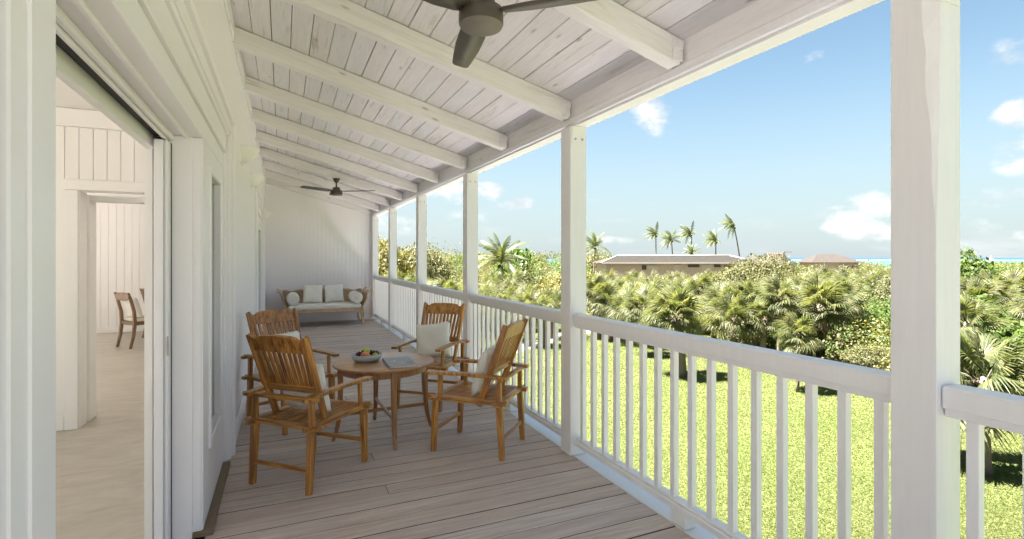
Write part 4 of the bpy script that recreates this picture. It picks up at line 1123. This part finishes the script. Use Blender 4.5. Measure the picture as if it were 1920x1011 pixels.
# bushes one can tell apart
SB = [(24.6, 11.6, 'grapeleaf', 2.7, 3.0, 'large sea grape bush of round leaves left of the rough post'),
      (23.2, 10.2, 'grapeleaf', 2.1, 2.0, 'lower sea grape bush against the rough post'),
      (21.6, 12.6, 'olive', 1.5, 1.25, 'dry olive coloured bush under the thick leaning palm'),
      (22.0, 8.3, 'yellow', 1.5, 1.6, 'yellow leaved bush right beside the rough post'),
      (20.3, 6.6, 'grapeleaf', 2.0, 2.6, 'dark sea grape bush right of the rough post'),
      (18.9, 7.7, 'yellow', 1.0, 1.3, 'small yellow flowering bush beneath the big near palm'),
      (22.9, 17.6, 'bright', 1.4, 1.6, 'bright green bush between the stout palm pair and the slim palm'),
      (25.6, 21.6, 'bright', 1.3, 1.7, 'bright green bush behind the stout palm pair'),
      (15.4, 29.6, 'bright', 1.6, 1.0, 'bright green low bush beyond the path, left of the second post'),
      (12.3, 31.5, 'bright', 1.8, 1.1, 'bright green bush at the foot of the third post'),
      (35.5, 31.0, 'olive', 3.3, 4.9, 'big rounded olive green tree right of the long building'),
      (40.0, 33.0, 'olive', 3.0, 4.5, 'rounded scrub tree at the end of the long building'),
      (20.5, 35.5, 'yellow', 3.2, 4.4, 'yellowish bush left of the second post'),
      (21.3, 45.5, 'bright', 3.0, 5.9, 'feathery green bush right of the young coconut palm'),
      (9.5, 36.5, 'olive', 3.0, 5.6, 'olive bush seen between the third and fourth posts'),
      (6.2, 33.5, 'yellow', 2.6, 5.9, 'yellow green bush between the far posts'),
      (3.4, 35.0, 'yellow', 3.2, 6.3, 'yellow green tree before the last post'),
      (47.0, 52.5, 'olive', 1.8, 4.8, 'sparse bush standing before the roof of the long building'),
      (30.2, 50.8, 'bright', 2.6, 4.7, 'green bush at the left end of the long building'),
      (59.0, 31.0, 'bright', 2.6, 4.9, 'dark green bush in front of the sea beside the pavilion roof'),
      (44.5, 20.0, 'grapeleaf', 2.6, 4.9, 'green bush breaking the sea horizon left of the rough post'),
      (37.0, 19.6, 'olive', 3.0, 4.4, 'olive bush below the pavilion roof')]
for i, (x, y, kd, sc, sz, lb) in enumerate(SB): shrub(x, y, kd, sc, sz*.92, lb, i)

# the scrub that nobody could count
def thicket(name, label, seed, spots, m, size, per):
    rng = np.random.default_rng(seed); cs = []; rs = []
    for (x, y, rr, top) in spots:
        cs.append((x, y, G+(top-G)*.42)); rs.append((rr, rr, (top-G)*.62))
    V, F, C = leaf_cloud(rng, cs, rs, per, size)
    V[:, 2] = np.maximum(V[:, 2], G+.03)
    o = obj(name, np_mesh(name, V, F, C, m)); tag(o, label, 'scrub', kind='stuff')
rt = random.Random(77); sp = {'olive': [], 'grapeleaf': [], 'yellow': [], 'far': [], 'farg': []}
for k in range(560):
    u = rt.uniform(640, 2250); wd = 26*math.exp(rt.random()*1.25)
    if 700 < u < 1420 and wd < 33: continue
    x, y = cam_xy(u, wd)
    top = rt.uniform(-1.5, -.6) if wd < 45 else rt.uniform(-1.1, .2)
    if 1130 < u < 1400 and wd > 34: top = rt.uniform(-2.2, -1.5)
    if 1130 < u < 1400 and wd > 56: continue
    if u > 1400: top += .15
    if u < 1075 and wd > 42: top = rt.uniform(.3, 2.0)
    if u < 880 and wd > 36: top = rt.uniform(1.0, 2.6)
    kd = rt.choice(['olive', 'olive', 'olive', 'grapeleaf', 'yellow'])
    sp[kd].append((x, y, rt.uniform(1.0, 2.2), top))
for k in range(130):     # right of the near post, closer in
    u = rt.uniform(1690, 2300); wd = rt.uniform(16, 30); x, y = cam_xy(u, wd)
    if x < 19 and y > 0: continue
    sp[rt.choice(['grapeleaf', 'olive', 'grapeleaf', 'yellow'])].append((x, y, rt.uniform(.8, 1.6), rt.uniform(-1.9, -1.0)))
for k in range(90):
    u = rt.uniform(1375, 1700); wd = rt.uniform(24.5, 34); x, y = cam_xy(u, wd)
    sp[rt.choice(['olive', 'grapeleaf', 'olive', 'yellow'])].append((x, y, rt.uniform(.6, 1.3), rt.uniform(-2.2, -1.3)))
for k in range(60):
    u = rt.uniform(1555, 1720); wd = rt.uniform(21.5, 26); x, y = cam_xy(u, wd)
    sp[rt.choice(['grapeleaf', 'grapeleaf', 'olive', 'yellow'])].append((x, y, rt.uniform(.5, 1.0), rt.uniform(-2.3, -1.3)))
for k in range(70):
    u = rt.uniform(1480, 1720); wd = rt.uniform(25, 32); x, y = cam_xy(u, wd)
    sp['grapeleaf' if rt.random() < .7 else 'olive'].append((x, y, rt.uniform(.9, 1.6), rt.uniform(-1.7, -.8)))
for k in range(420):
    u = rt.uniform(600, 2300); wd = 90*math.exp(rt.random()*.9); x, y = cam_xy(u, wd)
    if x*math.sin(TH)+y*math.cos(TH) > 215: continue
    top = rt.uniform(.2, 1.1) if not (1400 < u) else rt.uniform(-.6, .75)
    if u < 1150: top = rt.uniform(1.4, 3.2)
    sp['far' if rt.random() < .6 else 'farg'].append((x, y, rt.uniform(2.5, 5), top))
thicket('scrub', 'olive green scrub filling the middle distance', 1, sp['olive'], 'olive', 0.057, 345)
thicket('sea_grape_thicket', 'round leaved sea grape thicket among the palms', 2, sp['grapeleaf'], 'grapeleaf', 0.065, 315)
thicket('yellow_scrub', 'yellow tinged scrub scattered among the palms', 3, sp['yellow'], 'yellow', 0.057, 345)
thicket('distant_scrub', 'far olive scrub just below the horizon', 4, sp['far'], 'olive', .17, 42)
thicket('distant_green_scrub', 'far green scrub just below the horizon', 5, sp['farg'], 'grapeleaf', .17, 42)

# grass blades on the visible lawn
rng = np.random.default_rng(8); nB = 380000
wd = 7.6+24*rng.random(nB)**1.6; uu = 850+1250*rng.random(nB)
c_, s_ = math.cos(TH), math.sin(TH); rr = (uu-960)/968*wd; X = rr*c_+wd*s_; Y = -rr*s_+wd*c_
lp = np.array(lawn_pts); ins = np.zeros(nB, bool)
for i in range(len(lp)):
    x1, y1 = lp[i]; x2, y2 = lp[(i+1) % len(lp)]
    cr = ((y1 > Y) != (y2 > Y)) & (X < (x2-x1)*(Y-y1)/(y2-y1+1e-9)+x1); ins ^= cr
pc = np.array(cl); dmin = np.full(nB, 9.)
for i in range(len(pc)-1):
    a, b2 = pc[i], pc[i+1]; tt = np.clip(((X-a[0])*(b2-a)[0]+(Y-a[1])*(b2-a)[1])/((b2-a)@(b2-a)), 0, 1)
    dmin = np.minimum(dmin, np.hypot(X-a[0]-tt*(b2-a)[0], Y-a[1]-tt*(b2-a)[1]))
ok = ins & (dmin > .62) & (X > 3); X, Y, wd = X[ok], Y[ok], wd[ok]; n = len(X)
az = rng.random(n)*6.28; hh = (.012+.018*rng.random(n))*(1+.012*wd); wv = .0045+.0006*wd; ln = rng.normal(size=(n, 2))*.025
dx, dy = np.cos(az)*wv, np.sin(az)*wv; zb_ = np.full(n, G+.012)
V = np.stack([np.stack([X-dx, Y-dy, zb_], 1), np.stack([X+dx, Y+dy, zb_], 1), np.stack([X+ln[:, 0], Y+ln[:, 1], zb_+hh], 1)], 1).reshape(-1, 3)
o = obj('grass', np_mesh('grass', V, np.arange(3*n), np.full(n, 3), 'grassblade')); tag(o, 'short bright grass blades of the sunlit lawn', 'grass', kind='stuff')

# ------------------------------------------------------------------ buildings beyond
A = Vector((35.6, 52.5, 0)); B = Vector((51.2, 45.6, 0)); ax = (B-A).normalized(); L = (B-A).length+1.5
t = thing('long_building', 'long low timber building with a grey shingled hip roof, behind the palms', 'building', (A.x, A.y, G), math.atan2(ax.y, ax.x))
EV, RG = 4.05, 4.93
bx('wall', 'shed', t, .3, L-.3, .5, 7.5, 0, EV-.02)
k = 0; x = .32
while x < L-.4:
    bx('board', 'shed', t, x, x+.26, .47, .498, 0, EV-.03, .004); x += .28
for (a, bb, z0, z1, mm) in ((4.6, 5.15, 3.2, 3.75, 'dark'), (5.3, 6.6, 3.35, 3.7, 'shedtrim'), (8.5, 9.2, 3.2, 3.8, 'shedtrim'), (10.2, 11.6, 3.5, 3.85, 'dark'), (11.9, 13.2, 3.3, 3.85, 'shedtrim'), (13.4, 14.2, 3.5, 3.85, 'dark'), (14.6, 15.6, 3.1, 3.7, 'dark')):
    if bb > L-.4: continue
    f = bx('window', 'shedtrim', t, a-.08, bb+.08, .43, .468, z0-.08, z1+.08); bx('pane', mm, f, a, bb, .40, .428, z0, z1)
bx('fascia', 'shedtrim', t, -.35, L+.35, -.05, -.01, EV-.10, EV+.06)
q = MB(); q.add([(-.4, 0, EV), (L+.4, 0, EV), (L+.4, 8, EV), (-.4, 8, EV), (2.4, 4, RG), (L-1.8, 4, RG)], [(0, 1, 5, 4), (1, 2, 5), (2, 3, 4, 5), (3, 0, 4), (0, 3, 2, 1)]); q.build('roof', 'thatch', t)
q = MB(); q.tube([(2.4, 4, RG+.02), (L-1.8, 4, RG+.02)], .09, 6); q.tube([(L-1.8, 4, RG+.02), (L+.4, 0, EV+.05)], .08, 6); q.tube([(2.4, 4, RG+.02), (-.4, 0, EV+.05)], .08, 6); q.build('ridge_cap', 'shedtrim', t)
q = MB()
for j in range(1, 9):
    f = j/9; z = EV+(RG-EV)*f+.012; y = 4*f; q.box(-.4+2.8*f, L+.4-2.2*f, y-.03, y+.0, z-.02, z+.035)
o = q.build('shingle_course', 'thatch', t); tag(o, kind='stuff')
t = thing('wing_building', 'right hand wing of the long building, half sunk in bushes', 'building', (50.8, 44.6, G), R(-38))
bx('wall', 'shed', t, .2, 3.4, .4, 5, 0, 3.95)
q = MB(); q.add([(0, 0, 4.0), (3.7, 0, 4.0), (3.7, 5.4, 4.0), (0, 5.4, 4.0), (0, 2.7, 4.72), (3.7, 2.7, 4.72)], [(0, 1, 5, 4), (1, 2, 5), (2, 3, 4, 5), (3, 0, 4), (0, 3, 2, 1)]); q.build('roof', 'thatch2', t)
# low pavilion roof by the sea
def pav(u, wd, hw, z0, z1, m, lb, nm='pavilion'):
    x, y = cam_xy(u, wd); t = thing(nm, lb, 'building', (x, y, G), -TH)
    q = MB(); q.add([(-hw, -hw*.6, z0-G), (hw, -hw*.6, z0-G), (hw, hw*.6, z0-G), (-hw, hw*.6, z0-G), (-hw*.42, 0, z1-G), (hw*.32, 0, z1-G)], [(0, 1, 5, 4), (1, 2, 5), (2, 3, 4, 5), (3, 0, 4), (0, 3, 2, 1)]); q.build('roof', m, t)
    bx('wall', 'shed', t, -hw*.85, hw*.85, -hw*.5, hw*.5, 0, z0-G-.01); return t
pav(1553, 105, 5.2, .55, 2.2, 'thatch2', 'shingled pavilion roof in front of the turquoise sea')
x, y = cam_xy(1474, 95); t = thing('white_gable', 'small white gable end beside the slatted tower', 'building', (x, y, G), -TH)
q = MB(); q.sweep([(-1.7, 0), (-1.7, 4.0), (-.5, 5.1), (2.0, 3.6), (2.0, 0)], 1, 0, 3); q.build('wall', 'gable', t)
x, y = cam_xy(1455, 92); t = thing('slatted_tower', 'brown slatted water tower on the skyline', 'tower', (x, y, G), -TH)
for k in range(7): bx('slat', 'shed', t, -1.5+k*.42, -1.5+k*.42+.3, 0, .1, 2.5, 5.55)
bx('post', 'stem', t, 1.45, 1.65, 0, .3, 0, 5.75); bx('beam', 'stem', t, 1.3, 2.9, 0, .2, 5.6, 5.75); bx('backing', 'dark', t, -1.5, 1.4, .11, 1.5, 0, 5.45)
x, y = cam_xy(1858, 165); t = thing('beach_umbrella', 'pale thatched beach shelter with a red tip by the sea', 'beach shelter', (x, y, G), 0)
q = MB(); q.lathe([(1.9, 3.6), (.8, 4.2), (.1, 4.65), (0, 4.66)], 14); q.build('canopy', 'gable', t)
q = MB(); q.lathe([(.22, 4.6), (.2, 5.2), (0, 5.3)], 8); q.build('tip', 'red', t)
q = MB(); q.tube([(0, 0, 0), (0, 0, 3.9)], .09, 7); q.build('pole', 'stem', t)
